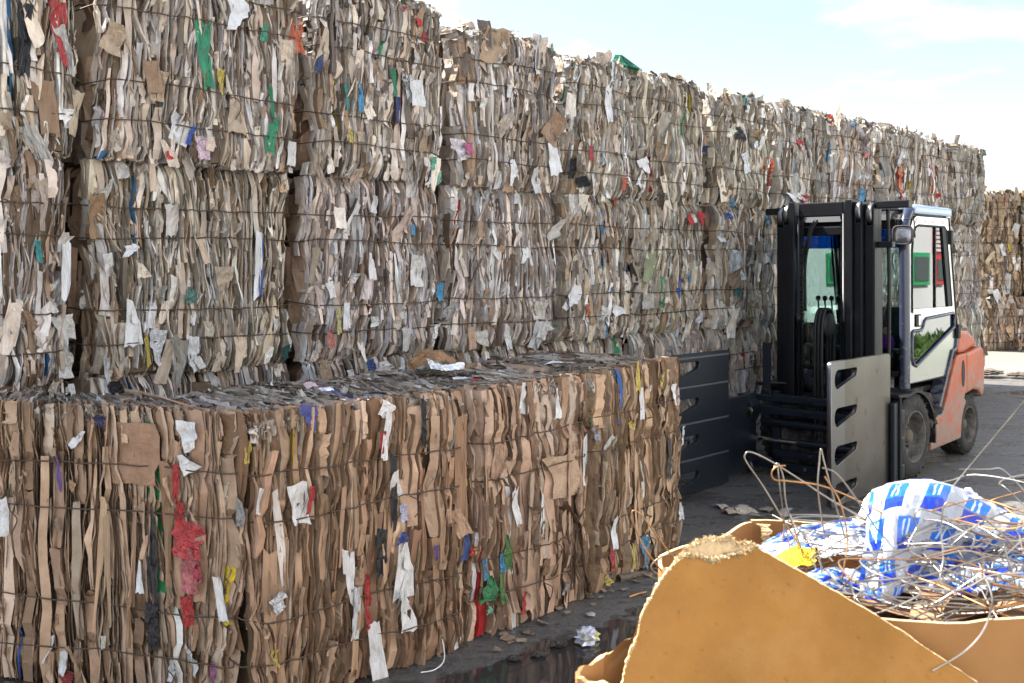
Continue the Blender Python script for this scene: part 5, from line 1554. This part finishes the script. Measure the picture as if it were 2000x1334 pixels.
flap_c = np.array([[(0.256,1.950,0.943), (0.211,1.910,0.938), (0.173,1.870,0.925), (0.151,1.840,0.912)], [(0.260,1.930,0.930), (0.217,1.900,0.919), (0.182,1.865,0.907), (0.164,1.850,0.892)], [(0.260,1.930,0.863), (0.223,1.900,0.861), (0.192,1.870,0.859), (0.172,1.860,0.852)]])


def grid_surface(ctrl, nu, nv, wob=0.0, seed=1):
    """smooth sheet through a control grid"""
    ctrl = np.asarray(ctrl, dtype=float)
    rowsx = np.array([smooth_path(rw_, nu) for rw_ in ctrl])
    m = rowsx.shape[1]
    outp = np.array([smooth_path(rowsx[:, i], nv) for i in range(m)])      # (m, k, 3)
    k = outp.shape[1]
    r = np.random.default_rng(seed)
    if wob:
        u = np.linspace(0, 1, m)[:, None]
        v_ = np.linspace(0, 1, k)[None, :]
        f = np.zeros((m, k))
        for _ in range(14):
            a_, b2, ph_ = r.normal(0, 15), r.normal(0, 15), r.uniform(0, 6.28)
            f += np.abs(np.sin(a_ * u + b2 * v_ + ph_)) - .6
        f *= wob / 3
        outp[..., 1] -= f
        outp[..., 2] += f * .6
        outp += r.normal(0, wob * .12, outp.shape)
    idx = np.arange(m * k).reshape(m, k)
    q = np.stack([idx[:-1, :-1], idx[1:, :-1], idx[1:, 1:], idx[:-1, 1:]], -1).reshape(-1, 4)
    uv = np.stack(np.meshgrid(np.linspace(0, 1, m), np.linspace(0, 1, k), indexing='ij'), -1).reshape(-1, 2)
    return outp.reshape(-1, 3), q, uv


def sheet_obj(name, ctrl, nu, nv, wob, seed, mat, origin, parent=None, thick=0.0, smooth=True):
    v_, q, uv = grid_surface(ctrl, nu, nv, wob, seed)
    me = mesh_np(name, v_ - np.asarray(origin), q, smooth=smooth)
    ul = me.uv_layers.new(name='UVMap')
    ul.data.foreach_set('uv', uv[q.ravel()].astype(np.float32).ravel())
    o = link(name, me, mat, parent)
    if parent is None:
        o.location = origin
    if thick:
        md = o.modifiers.new('thickness', 'SOLIDIFY')
        md.thickness = thick
        md.offset = 0
    return o


sheet_obj('carton_flap', flap_c, 14, 8, .004, 3, M_KRAFT, co_, carton, thick=.006)


def print_film(name, rot, sx, sy, blue=(0.012, 0.045, 0.52)):
    """white bag film printed with blue blocks, pale bars and grey small print"""
    m = new_mat(name, (0.70, 0.72, 0.75), 0.28)
    n, l, b = nodes_of(m)
    t = n.new('ShaderNodeTexCoord')
    mpn = n.new('ShaderNodeMapping')
    mpn.inputs['Rotation'].default_value = (0, 0, rot)
    mpn.inputs['Scale'].default_value = (sx, sy, 1)
    l.new(t.outputs['UV'], mpn.inputs['Vector'])
    s = n.new('ShaderNodeSeparateXYZ')
    l.new(mpn.outputs['Vector'], s.inputs['Vector'])

    def mth(op, a, b2=None):
        q = n.new('ShaderNodeMath')
        q.operation = op
        for i, x in enumerate((a, b2)):
            if x is None:
                continue
            if isinstance(x, (int, float)):
                q.inputs[i].default_value = x
            else:
                l.new(x, q.inputs[i])
        return q.outputs[0]
    fx0 = s.outputs['X']
    row = mth('FLOOR', s.outputs['Y'])
    fx = mth('FRACT', mth('ADD', fx0, mth('MULTIPLY', row, .47)))
    fy = mth('FRACT', s.outputs['Y'])

    def rect(x0, x1, y0, y1):
        return mth('MULTIPLY', mth('MULTIPLY', mth('GREATER_THAN', fx, x0), mth('LESS_THAN', fx, x1)), mth('MULTIPLY', mth('GREATER_THAN', fy, y0), mth('LESS_THAN', fy, y1)))

    def over(base, mask, col):
        q = n.new('ShaderNodeMix')
        q.data_type = 'RGBA'
        l.new(mask, q.inputs['Factor'])
        if isinstance(base, tuple):
            q.inputs['A'].default_value = (*base, 1)
        else:
            l.new(base, q.inputs['A'])
        q.inputs['B'].default_value = (*col, 1)
        return q.outputs['Result']
    nzn = n.new('ShaderNodeTexNoise')
    nzn.inputs['Scale'].default_value = 14
    nzn.inputs['Detail'].default_value = 6
    l.new(t.outputs['UV'], nzn.inputs['Vector'])
    small = n.new('ShaderNodeTexNoise')
    small.inputs['Scale'].default_value = 1
    ms = n.new('ShaderNodeMapping')
    ms.inputs['Scale'].default_value = (160, 420, 1)
    ms.inputs['Rotation'].default_value = (0, 0, rot)
    l.new(t.outputs['UV'], ms.inputs['Vector'])
    l.new(ms.outputs['Vector'], small.inputs['Vector'])
    c = (0.46, 0.49, 0.54)
    c = over(c, mth('MULTIPLY', rect(.64, .95, .12, .88), mth('MULTIPLY', mth('GREATER_THAN', small.outputs['Fac'], .55), .6)), (.25, .32, .45))
    c = over(c, rect(.05, .58, .04, .52), (0.02, 0.16, 0.68))
    c = over(c, rect(.05, .58, .52, .82), blue)
    c = over(c, rect(.20, .25, .10, .46), (.55, .72, .82))
    c = over(c, rect(.32, .38, .10, .46), (.55, .72, .82))
    l.new(c, b.inputs['Base Color'])
    bp = n.new('ShaderNodeBump')
    bp.inputs['Strength'].default_value = 0.5
    bp.inputs['Distance'].default_value = 0.01
    l.new(nzn.outputs['Fac'], bp.inputs['Height'])
    l.new(bp.outputs['Normal'], b.inputs['Normal'])
    b.inputs['Transmission Weight'].default_value = 0.0
    # thin film lets some light through
    tr = n.new('ShaderNodeBsdfTranslucent')
    l.new(c, tr.inputs['Color'])
    mxs = n.new('ShaderNodeMixShader')
    mxs.inputs['Fac'].default_value = 0.35
    out = n['Material Output']
    l.new(b.outputs['BSDF'], mxs.inputs[1])
    l.new(tr.outputs['BSDF'], mxs.inputs[2])
    l.new(mxs.outputs['Shader'], out.inputs['Surface'])
    return m


F1 = print_film('printed_bag_film', 0.0, 4.0, 4.6)
F2 = print_film('printed_bag_film_folded', 0.7, 3.0, 2.6)
org = (1.0, 2.25, 1.0)
film = sheet_obj('plastic_bag', [
    [(0.928,2.500,1.090), (1.024,2.520,1.109), (1.128,2.520,1.089), (1.222,2.500,1.044), (1.303,2.460,1.008)],
    [(0.853,2.360,1.136), (0.953,2.400,1.150), (1.061,2.420,1.136), (1.158,2.420,1.091), (1.259,2.400,1.044)],
    [(0.800,2.240,1.102), (0.872,2.260,1.118), (0.982,2.300,1.099), (1.089,2.340,1.052), (1.192,2.340,1.016)],
    [(0.753,2.140,1.050), (0.821,2.150,1.058), (0.922,2.240,1.030), (1.026,2.320,1.004), (1.131,2.340,0.980)],
    [(0.725,2.080,1.014), (0.790,2.080,1.014), (0.886,2.180,1.003), (0.982,2.300,0.974), (1.093,2.360,0.938)],
    [(0.717,2.050,0.988), (0.771,2.040,0.974), (0.842,2.120,0.980), (0.922,2.240,0.958), (1.044,2.360,0.914)]], 34, 34, .009, 4, F1, org, smooth=False)
tag(film, 'large white plastic bag printed with blue blocks, draped over the wire', 'bag')
film2 = sheet_obj('plastic_bag', [
    [(0.607,2.460,0.973), (0.689,2.480,1.010), (0.784,2.500,1.023), (0.887,2.500,1.031)],
    [(0.598,2.400,0.977), (0.673,2.400,1.012), (0.766,2.420,1.024), (0.859,2.420,1.031)],
    [(0.602,2.340,0.978), (0.671,2.330,1.000), (0.752,2.340,1.009), (0.844,2.360,1.016)]], 30, 14, .010, 8, F2, org)
tag(film2, 'crumpled blue and white film at the left, against the back of the bin', 'bag')
film3 = sheet_obj('plastic_bag', [
    [(0.633,2.140,1.008), (0.684,2.180,1.007), (0.747,2.200,0.997), (0.815,2.200,0.990)],
    [(0.612,2.080,1.012), (0.655,2.080,1.016), (0.722,2.120,0.995), (0.795,2.140,0.986)],
    [(0.633,2.050,0.990), (0.664,2.050,0.996), (0.717,2.080,0.982), (0.790,2.120,0.969)]], 26, 12, .010, 9, F2, org)
tag(film3, 'small crumpled blue film just behind the edge of the chipboard', 'bag')
film4 = sheet_obj('plastic_bag', [
    [(0.959,2.360,1.011), (1.062,2.400,1.012), (1.160,2.400,1.000), (1.272,2.400,0.987)],
    [(0.908,2.220,0.993), (1.006,2.260,0.992), (1.108,2.280,0.986), (1.208,2.280,0.986)],
    [(0.864,2.100,0.986), (0.949,2.120,0.969), (1.046,2.140,0.973), (1.134,2.140,0.973)]], 30, 18, .016, 12, F2, org)
tag(film4, 'flattened blue and white film under the tangle at the right edge', 'bag')
M_YELLOWF = new_mat('yellow_film', (0.75, 0.50, 0.02), 0.35)
add_bump(M_YELLOWF, 30, 0.6, 0.01)
yf = sheet_obj('plastic_scrap', [[(0.602,2.260,1.013), (0.645,2.280,1.024), (0.694,2.280,1.019)], [(0.589,2.220,1.013), (0.630,2.220,1.016), (0.684,2.240,1.010)], [(0.585,2.180,1.012), (0.623,2.180,1.009), (0.668,2.200,1.008)]], 16, 10, .008, 5, M_YELLOWF, org)
tag(yf, 'crumpled yellow plastic film among the wires', 'plastic film')
M_WHITEP = new_mat('white_paper', (0.80, 0.79, 0.76), 0.8)
add_bump(M_WHITEP, 25, 0.5, 0.01)
for lab, ct, sd in (('bright white paper standing behind the left edge of the printed bag', [[(0.842,2.460,1.021), (0.887,2.500,1.081), (0.915,2.520,1.098)], [(0.837,2.420,1.026), (0.876,2.440,1.064), (0.901,2.460,1.078)]], 1),
                    ('bright white paper tip showing behind the right of the printed bag', [[(1.143,2.560,1.071), (1.181,2.570,1.095), (1.224,2.570,1.045)], [(1.139,2.540,1.052), (1.175,2.550,1.056), (1.217,2.550,1.029)]], 2),
                    ('crumpled white paper in the tangle left of the printed bag', [[(0.722,2.340,1.016), (0.777,2.360,1.035), (0.845,2.380,1.022)], [(0.706,2.280,0.998), (0.753,2.280,1.007), (0.816,2.300,0.994)]], 3)):
    tag(sheet_obj('paper_sheet', ct, 14, 10, .007, sd, M_WHITEP, org), lab, 'paper')
# cardboard lying deeper in the bin
for k in range(12):
    o = link('cardboard_piece', LIB['b'][k % 12], None, None, (rnd.uniform(.55, 1.3), rnd.uniform(2.0, 2.48), rnd.uniform(.78, .90)), (math.radians(rnd.uniform(60, 110)), rnd.uniform(-.3, .3), rnd.uniform(0, 6.28)), (.33, .19, .10))
    o.scale = (rnd.uniform(.3, .5),) * 3
    tag(o, 'flat brown cardboard piece lying under the wires in the bin', 'cardboard', 'cardboard lying in the bin')

# loose wires
HERO = [
    ('long grey wire loop rising highest at the left of the bin', 0, [(0.660,2.250,1.018), (0.605,2.220,1.101), (0.555,2.200,1.180), (0.518,2.200,1.234), (0.515,2.200,1.250), (0.527,2.200,1.256), (0.566,2.200,1.239), (0.634,2.200,1.197), (0.702,2.200,1.152), (0.810,2.250,1.088)]),
    ('rusty hooked wire in front of the clamp beams', 1, [(0.599,2.180,1.230), (0.581,2.180,1.228), (0.569,2.180,1.216), (0.574,2.180,1.200), (0.606,2.180,1.196), (0.673,2.180,1.187), (0.747,2.200,1.157), (0.856,2.250,1.099)]),
    ('straight upright wire left of the tall pointed one', 0, [(0.587,2.200,1.225), (0.593,2.200,1.169), (0.608,2.220,1.096), (0.639,2.250,0.984)]),
    ('upright wire bent over at its tip', 0, [(0.579,2.200,1.223), (0.588,2.200,1.230), (0.600,2.200,1.197), (0.607,2.200,1.135), (0.640,2.220,1.050), (0.671,2.250,0.961)]),
    ('tall pointed wire bent double before the clamp plate', 0, [(0.693,2.200,1.055), (0.661,2.150,1.180), (0.664,2.150,1.246), (0.667,2.150,1.272), (0.672,2.150,1.252), (0.688,2.150,1.191), (0.736,2.200,1.067)]),
    ('pale curved wire end pointing left at the clamp plate', 0, [(0.654,2.100,1.242), (0.681,2.100,1.232), (0.714,2.120,1.198), (0.774,2.180,1.128), (0.826,2.200,1.055)]),
    ('thin wire arch rising left of the chipboard', 1, [(0.394,2.220,0.981), (0.340,2.200,1.044), (0.297,2.200,1.103), (0.275,2.200,1.125), (0.265,2.200,1.121), (0.272,2.200,1.089), (0.300,2.200,1.033), (0.360,2.200,0.959)]),
    ('grey wire loop sticking out over the left corner of the bin', 0, [(0.402,2.300,1.004), (0.349,2.260,1.010), (0.322,2.250,0.999), (0.315,2.250,0.984), (0.330,2.250,0.970), (0.376,2.250,0.940)]),
    ('short pale wire end below the loop at the bin corner', 0, [(0.292,2.200,0.988), (0.311,2.200,0.979), (0.351,2.200,0.965), (0.385,2.200,0.942)]),
    ('curled wire end against the left side of the bin', 0, [(0.340,2.200,0.969), (0.319,2.200,0.965), (0.312,2.200,0.951), (0.321,2.200,0.942), (0.351,2.200,0.948)]),
    ('long straight wire reaching up to the right edge', 0, [(1.046,2.450,1.080), (1.073,2.420,1.133), (1.126,2.380,1.226), (1.195,2.300,1.368)]),
    ('wire end hanging over the front rim of the bin', 0, [(0.962,2.050,1.055), (0.939,1.950,1.025), (0.902,1.880,1.009), (0.866,1.840,0.986), (0.824,1.820,0.960), (0.760,1.800,0.935)]),
    ('thick pale wire loop in front of the printed bag', 0, [(1.069,2.100,1.067), (1.005,2.100,1.127), (0.940,2.100,1.164), (0.913,2.100,1.164), (0.905,2.100,1.116), (0.901,2.080,1.057), (0.886,2.060,1.020), (0.896,2.050,0.987)]),
    ('hooked pale wire at the right edge of the tangle', 0, [(1.012,2.050,1.097), (1.018,2.040,1.058), (1.030,2.040,1.021), (1.023,2.040,1.011), (0.997,2.040,1.014), (0.954,2.060,1.026)]),
    ('round wire loop before the blue print of the bag', 0, [(0.927,2.120,1.132), (0.872,2.120,1.149), (0.856,2.120,1.132), (0.862,2.120,1.111), (0.837,2.100,1.083), (0.843,2.100,1.062), (0.897,2.100,1.040)]),
    ('rusty wire standing left of the printed bag', 1, [(0.691,2.100,0.970), (0.700,2.100,1.029), (0.714,2.120,1.089), (0.698,2.120,1.165), (0.672,2.140,1.215)]),
]
for lab, rust, ct in HERO:
    p_ = smooth_path(ct, 60)
    o_ = p_.mean(0)
    v_, q_ = tube_arrays(p_ - o_, .0018, 6)
    o = link('loose_wire', mesh_np('loose_wire', v_, q_, smooth=True), M_RUSTWIRE if rust else M_STEELWIRE, None, tuple(o_))
    tag(o, lab, 'wire', 'wires in the bin')
wrng = np.random.default_rng(21)
for k in range(140):
    zlev = wrng.uniform(.935, 1.05)
    p0 = np.array([wrng.uniform(.72, 1.40), wrng.uniform(1.95, 2.40), zlev])
    if k >= 90:
        p0 = np.array([wrng.uniform(.95, 1.40), wrng.uniform(2.0, 2.3), wrng.uniform(1.0, 1.09)])
    if k < 10:
        p0 = np.array([wrng.uniform(.68, .85), wrng.uniform(2.1, 2.4), wrng.uniform(.98, 1.06)])
    ang = wrng.normal(.25, .7) + (math.pi if wrng.random() < .5 else 0)
    tilt = wrng.normal(0, .10)
    pts = [p0]
    turn = wrng.normal(0, .35)
    for j in range(6):
        ang += turn + wrng.normal(0, .22)
        if wrng.random() < .10:
            ang += wrng.choice([-1, 1]) * 1.6
        tilt = tilt * .6 + wrng.normal(0, .24)
        st = wrng.uniform(.06, .16)
        q_ = pts[-1] + st * np.array([math.cos(ang) * math.cos(tilt), math.sin(ang) * .8 * math.cos(tilt), math.sin(tilt)])
        q_[0] = np.clip(q_[0], .66, 1.425)
        q_[1] = np.clip(q_[1], 1.915, 2.53)
        lift = .09 * np.clip((q_[0] - .85) / .25, 0, 1)
        q_[2] = np.clip(q_[2], .93, 1.06 + lift)
        if np.linalg.norm(q_ - pts[-1]) > .02:
            pts.append(q_)
    if len(pts) < 3:
        continue
    p_ = smooth_path(pts, 36)
    o_ = p_.mean(0)
    v_, q_ = tube_arrays(p_ - o_, wrng.uniform(.0016, .0021), 5)
    rust = wrng.random() < .14
    o = link('tangled_wire', mesh_np('tangled_wire', v_, q_, smooth=True), M_RUSTWIRE if rust else M_STEELWIRE, None, tuple(o_))
    tag(o, 'thin bent %s wire lying in the tangle inside the bin' % ('rusty brown' if rust else 'grey steel'), 'wire', 'rusty wires tangled in the bin' if rust else 'steel wires tangled in the bin')

# ------------------------------------------------------------------ small things on the ground and on the bales
def crumple(name, loc, size, mat, seed, squash=.7, color=None, sub=3):
    r = random.Random(seed)
    bm = bmesh.new()
    bmesh.ops.create_icosphere(bm, subdivisions=sub, radius=1)
    ph = [r.uniform(0, 6) for _ in range(6)]
    for v_ in bm.verts:
        c = v_.co.copy()
        k_ = 1 + .22 * math.sin(7 * c.x + ph[0]) * math.sin(6 * c.y + ph[1]) + .16 * math.sin(13 * c.z + 5 * c.x + ph[2]) + r.uniform(-.14, .14)
        v_.co = Vector((c.x * size * k_, c.y * size * k_ * .8, max(-.5, c.z) * size * k_ * squash + size * .35))
    return link(name, bm_mesh(name, bm), mat, None, loc, (0, 0, r.uniform(0, 6)), color)


M_WRAP = new_mat('foil_wrapper', (0.55, 0.55, 0.62), 0.25, metal=0.3)
stain(M_WRAP, (0.55, 0.50, 0.05), 26, 0.54, 0.58)
stain(M_WRAP, (0.05, 0.05, 0.06), 30, 0.60, 0.64)
tag(crumple('crumpled_wrapper', (0.329,4.405,0.0), .058, M_WRAP, 3), 'crumpled silver and yellow wrapper lying on the wet asphalt', 'wrapper')
M_SOG = new_mat('soggy_paper', (0.045, 0.036, 0.03), 0.5)
for k, (lab, gp, sz) in enumerate((('dark soggy scrap on the wet ground left of the wrapper', (0.206,4.358,0.0), .04), ('low sodden scrap in the puddle below the bales', (0.109,4.244,0.0), .03), ('sodden lump lying by the foot of the front row', (0.011,4.200,0.0), .03))):
    tag(crumple('soggy_scrap', gp, sz, M_SOG, 20 + k, .3), lab, 'paper scrap')
leaf_spots = [((1.434,6.835,0.0), .10, (.42, .37, .31), 'curled pale paper scrap nearest the far end of the front row'), ((1.556,6.721,0.0), .14, (.40, .35, .29), 'largest torn cardboard scrap on the asphalt before the clamp'),
              ((1.460,6.680,0.0), .12, (.34, .28, .22), 'flat torn cardboard scrap left of the largest one'), ((1.729,6.721,0.0), .10, (.30, .25, .2), 'dark torn scrap right of the largest one'), ((1.817,6.666,0.0), .12, (.46, .42, .38), 'pale torn scrap closest to the bin, before the clamp'),
              ((1.609,6.585,0.0), .08, (.22, .18, .15), 'small dark scrap among the torn pieces before the clamp')]
for k, (gp, sz, c_, lab) in enumerate(leaf_spots):
    o = link('paper_scrap', LIB['s'][k], None, None, (gp[0], gp[1], .02), (math.radians(84 + rnd.uniform(-8, 8)), 0, rnd.uniform(0, 6.28)), c_)
    o.scale = (sz, sz * .9, sz)
    tag(o, lab, 'paper scrap')
tube_stick = smooth_path([(0.561,5.245,0.0), (0.611,5.279,0.0), (0.672,5.331,0.0), (0.721,5.348,0.0)], 16) + np.array([0, 0, .015])
o_ = tube_stick.mean(0)
v_, q_ = tube_arrays(tube_stick - o_, np.linspace(.022, .008, len(tube_stick)), 7)
M_TWIST = new_mat('muddy_twisted_strip', (0.13, 0.10, 0.075), 0.9)
add_bump(M_TWIST, 40, .8, .02)
tag(link('twisted_strip', mesh_np('twisted_strip', v_, q_), M_TWIST, None, tuple(o_)), 'muddy twisted paper strip lying by the foot of the front row', 'strip')
st2 = np.array([(0.583,4.972,0.0), (0.632,5.018,0.0), (0.680,5.049,0.0)]) + np.array([0, 0, .01])
o_ = st2.mean(0)
v_, q_ = tube_arrays(smooth_path(st2, 12) - o_, .006, 6)
tag(link('brown_stick', mesh_np('brown_stick', v_, q_), M_RUSTWIRE, None, tuple(o_)), 'thin brown stick on the asphalt left of the bin', 'stick')
# string at the foot of the bale
st3 = np.array([(-0.371,4.053,0.0), (-0.315,4.084,0.0), (-0.282,4.146,0.0), (-0.300,4.227,0.0), (-0.313,4.283,0.0)]) + np.array([[0, 0, .01], [0, 0, .01], [0, 0, .03], [0, .02, .09], [0, .03, .14]])
o_ = st3.mean(0)
v_, q_ = tube_arrays(smooth_path(st3, 30) - o_, .0025, 6)
tag(link('white_string', mesh_np('white_string', v_, q_, smooth=True), M_WHITEP, None, tuple(o_)), 'white string hanging from the foot of the front row', 'string')
# mud heap beyond the forklift
for k, (x_, y_, s_) in enumerate(((7.05, 14.75, .22), (7.45, 14.65, .16), (6.75, 14.9, .12))):
    tag(crumple('mud_heap', (x_, y_, 0), s_, M_MUD, 40 + k, .22), ('largest dark mud heap beyond the tail of the forklift', 'small mud heap at the right of the largest one', 'lowest mud heap right behind the forklift tail')[k], 'mud')
# kraft paper and film lying on top of the front row
M_KRAFTDK = new_mat('crumpled_kraft', (0.27, 0.145, 0.065), 0.75)
add_bump(M_KRAFTDK, 22, .5, .01)
kp = sheet_obj('kraft_paper', [[(-0.525,5.100,1.158), (-0.495,5.200,1.207), (-0.409,5.300,1.217), (-0.316,5.350,1.166)], [(-0.514,4.950,1.163), (-0.484,5.000,1.204), (-0.377,5.050,1.221), (-0.291,5.150,1.169)], [(-0.484,4.850,1.159), (-0.427,4.880,1.180), (-0.353,4.900,1.199), (-0.298,5.000,1.179)]], 20, 12, .02, 2, M_KRAFTDK, (-.4, 5.0, 1.13), smooth=False)
tag(kp, 'crumpled brown kraft paper lying on top of the front row', 'paper')
wf = sheet_obj('plastic_film', [[(-0.423,4.900,1.209), (-0.349,4.850,1.184), (-0.242,4.950,1.184)], [(-0.398,4.780,1.191), (-0.322,4.740,1.175), (-0.229,4.840,1.177)], [(-0.380,4.680,1.181), (-0.307,4.660,1.174), (-0.229,4.740,1.175)]], 18, 10, .015, 6, M_WHITEP, (-.4, 4.8, 1.13), smooth=False)
tag(wf, 'crumpled whitish film beside the kraft paper on the front row', 'plastic film')
bs = link('cardboard_piece', LIB['b'][3], None, None, (-.88, 4.72, 1.17), (.35, .1, .3), (.30, .23, .17))
bs.scale = (.055, .05, .10)
tag(bs, 'small grey-brown cardboard piece standing on top of the front row', 'cardboard')
for k, (lab, p_, c_, sz) in enumerate((('white plastic scrap near the edge on top of the front row', (-0.225,4.600,1.130), (.72, .71, .75), .10), ('white torn paper lying on the front row, right of the kraft paper', (0.232,5.300,1.097), (.72, .72, .72), .12), ('red scrap lying on top of the front row', (-0.174,4.500,1.126), (.5, .02, .02), .05), ('pale pink scrap lying on top of the nearer front row', (-0.879,4.350,1.104), (.6, .45, .5), .06), ('pale blue scrap lying on top of the nearer front row', (-0.778,4.200,1.106), (.5, .52, .7), .06))):
    o = link('paper_scrap', LIB['s'][(k * 5) % 22], None, None, (p_[0], p_[1], 1.145), (math.radians(80), .15, k * 1.3), c_)
    o.scale = (sz, sz * .8, sz)
    tag(o, lab, 'paper scrap')
# white and green film on top of the long stack
for k, (lab, s_, c_, sz) in enumerate((('whitish plastic film lying on top of the stack at the left', 4.05, (.75, .76, .8), .3), ('green netting lying on top of the stack near its middle', 6.45, (.1, .45, .3), .28), ('pale grey sheet lying on top of the stack', 7.05, (.55, .56, .58), .16))):
    p_ = yard(s_, 5.0, 3.38 if k == 0 else 3.27)
    o = link('plastic_sheet', LIB['p'][k * 3], None, None, p_, (math.radians(75), .2, ROW_RZ), c_)
    o.scale = (sz * 1.4, sz, sz * .7)
    tag(o, lab, 'plastic film')

# paper bits blown about the yard
for k in range(62):
    if k < 34:
        t_ = rnd.random()
        a_, b2_ = ((-.17, 4.36), (1.03, 5.93))
        x_, y_ = a_[0] + (b2_[0] - a_[0]) * t_ + abs(rnd.gauss(.06, .12)), a_[1] + (b2_[1] - a_[1]) * t_ - abs(rnd.gauss(.04, .08))
        lab, grp = 'tiny torn scrap on the wet ground along the foot of the front row', 'scraps along the front row'
    else:
        s_, n_ = rnd.uniform(5.5, 13), rnd.uniform(1.9, 3.4)
        p_ = yard(s_, n_)
        x_, y_ = p_.x, p_.y
        lab, grp = 'tiny torn scrap on the asphalt around the forklift', 'scraps around the forklift'
    o = link('paper_scrap', LIB['s'][k % 22], None, None, (x_, y_, .012), (math.radians(86 + rnd.uniform(-8, 8)), 0, rnd.uniform(0, 6.28)), rnd.choice([(.35, .26, .18), (.5, .46, .42), (.2, .15, .1), (.28, .2, .14)]))
    sz = rnd.uniform(.02, .06)
    o.scale = (sz, sz * .5, sz)
    tag(o, lab, 'paper scrap', grp)
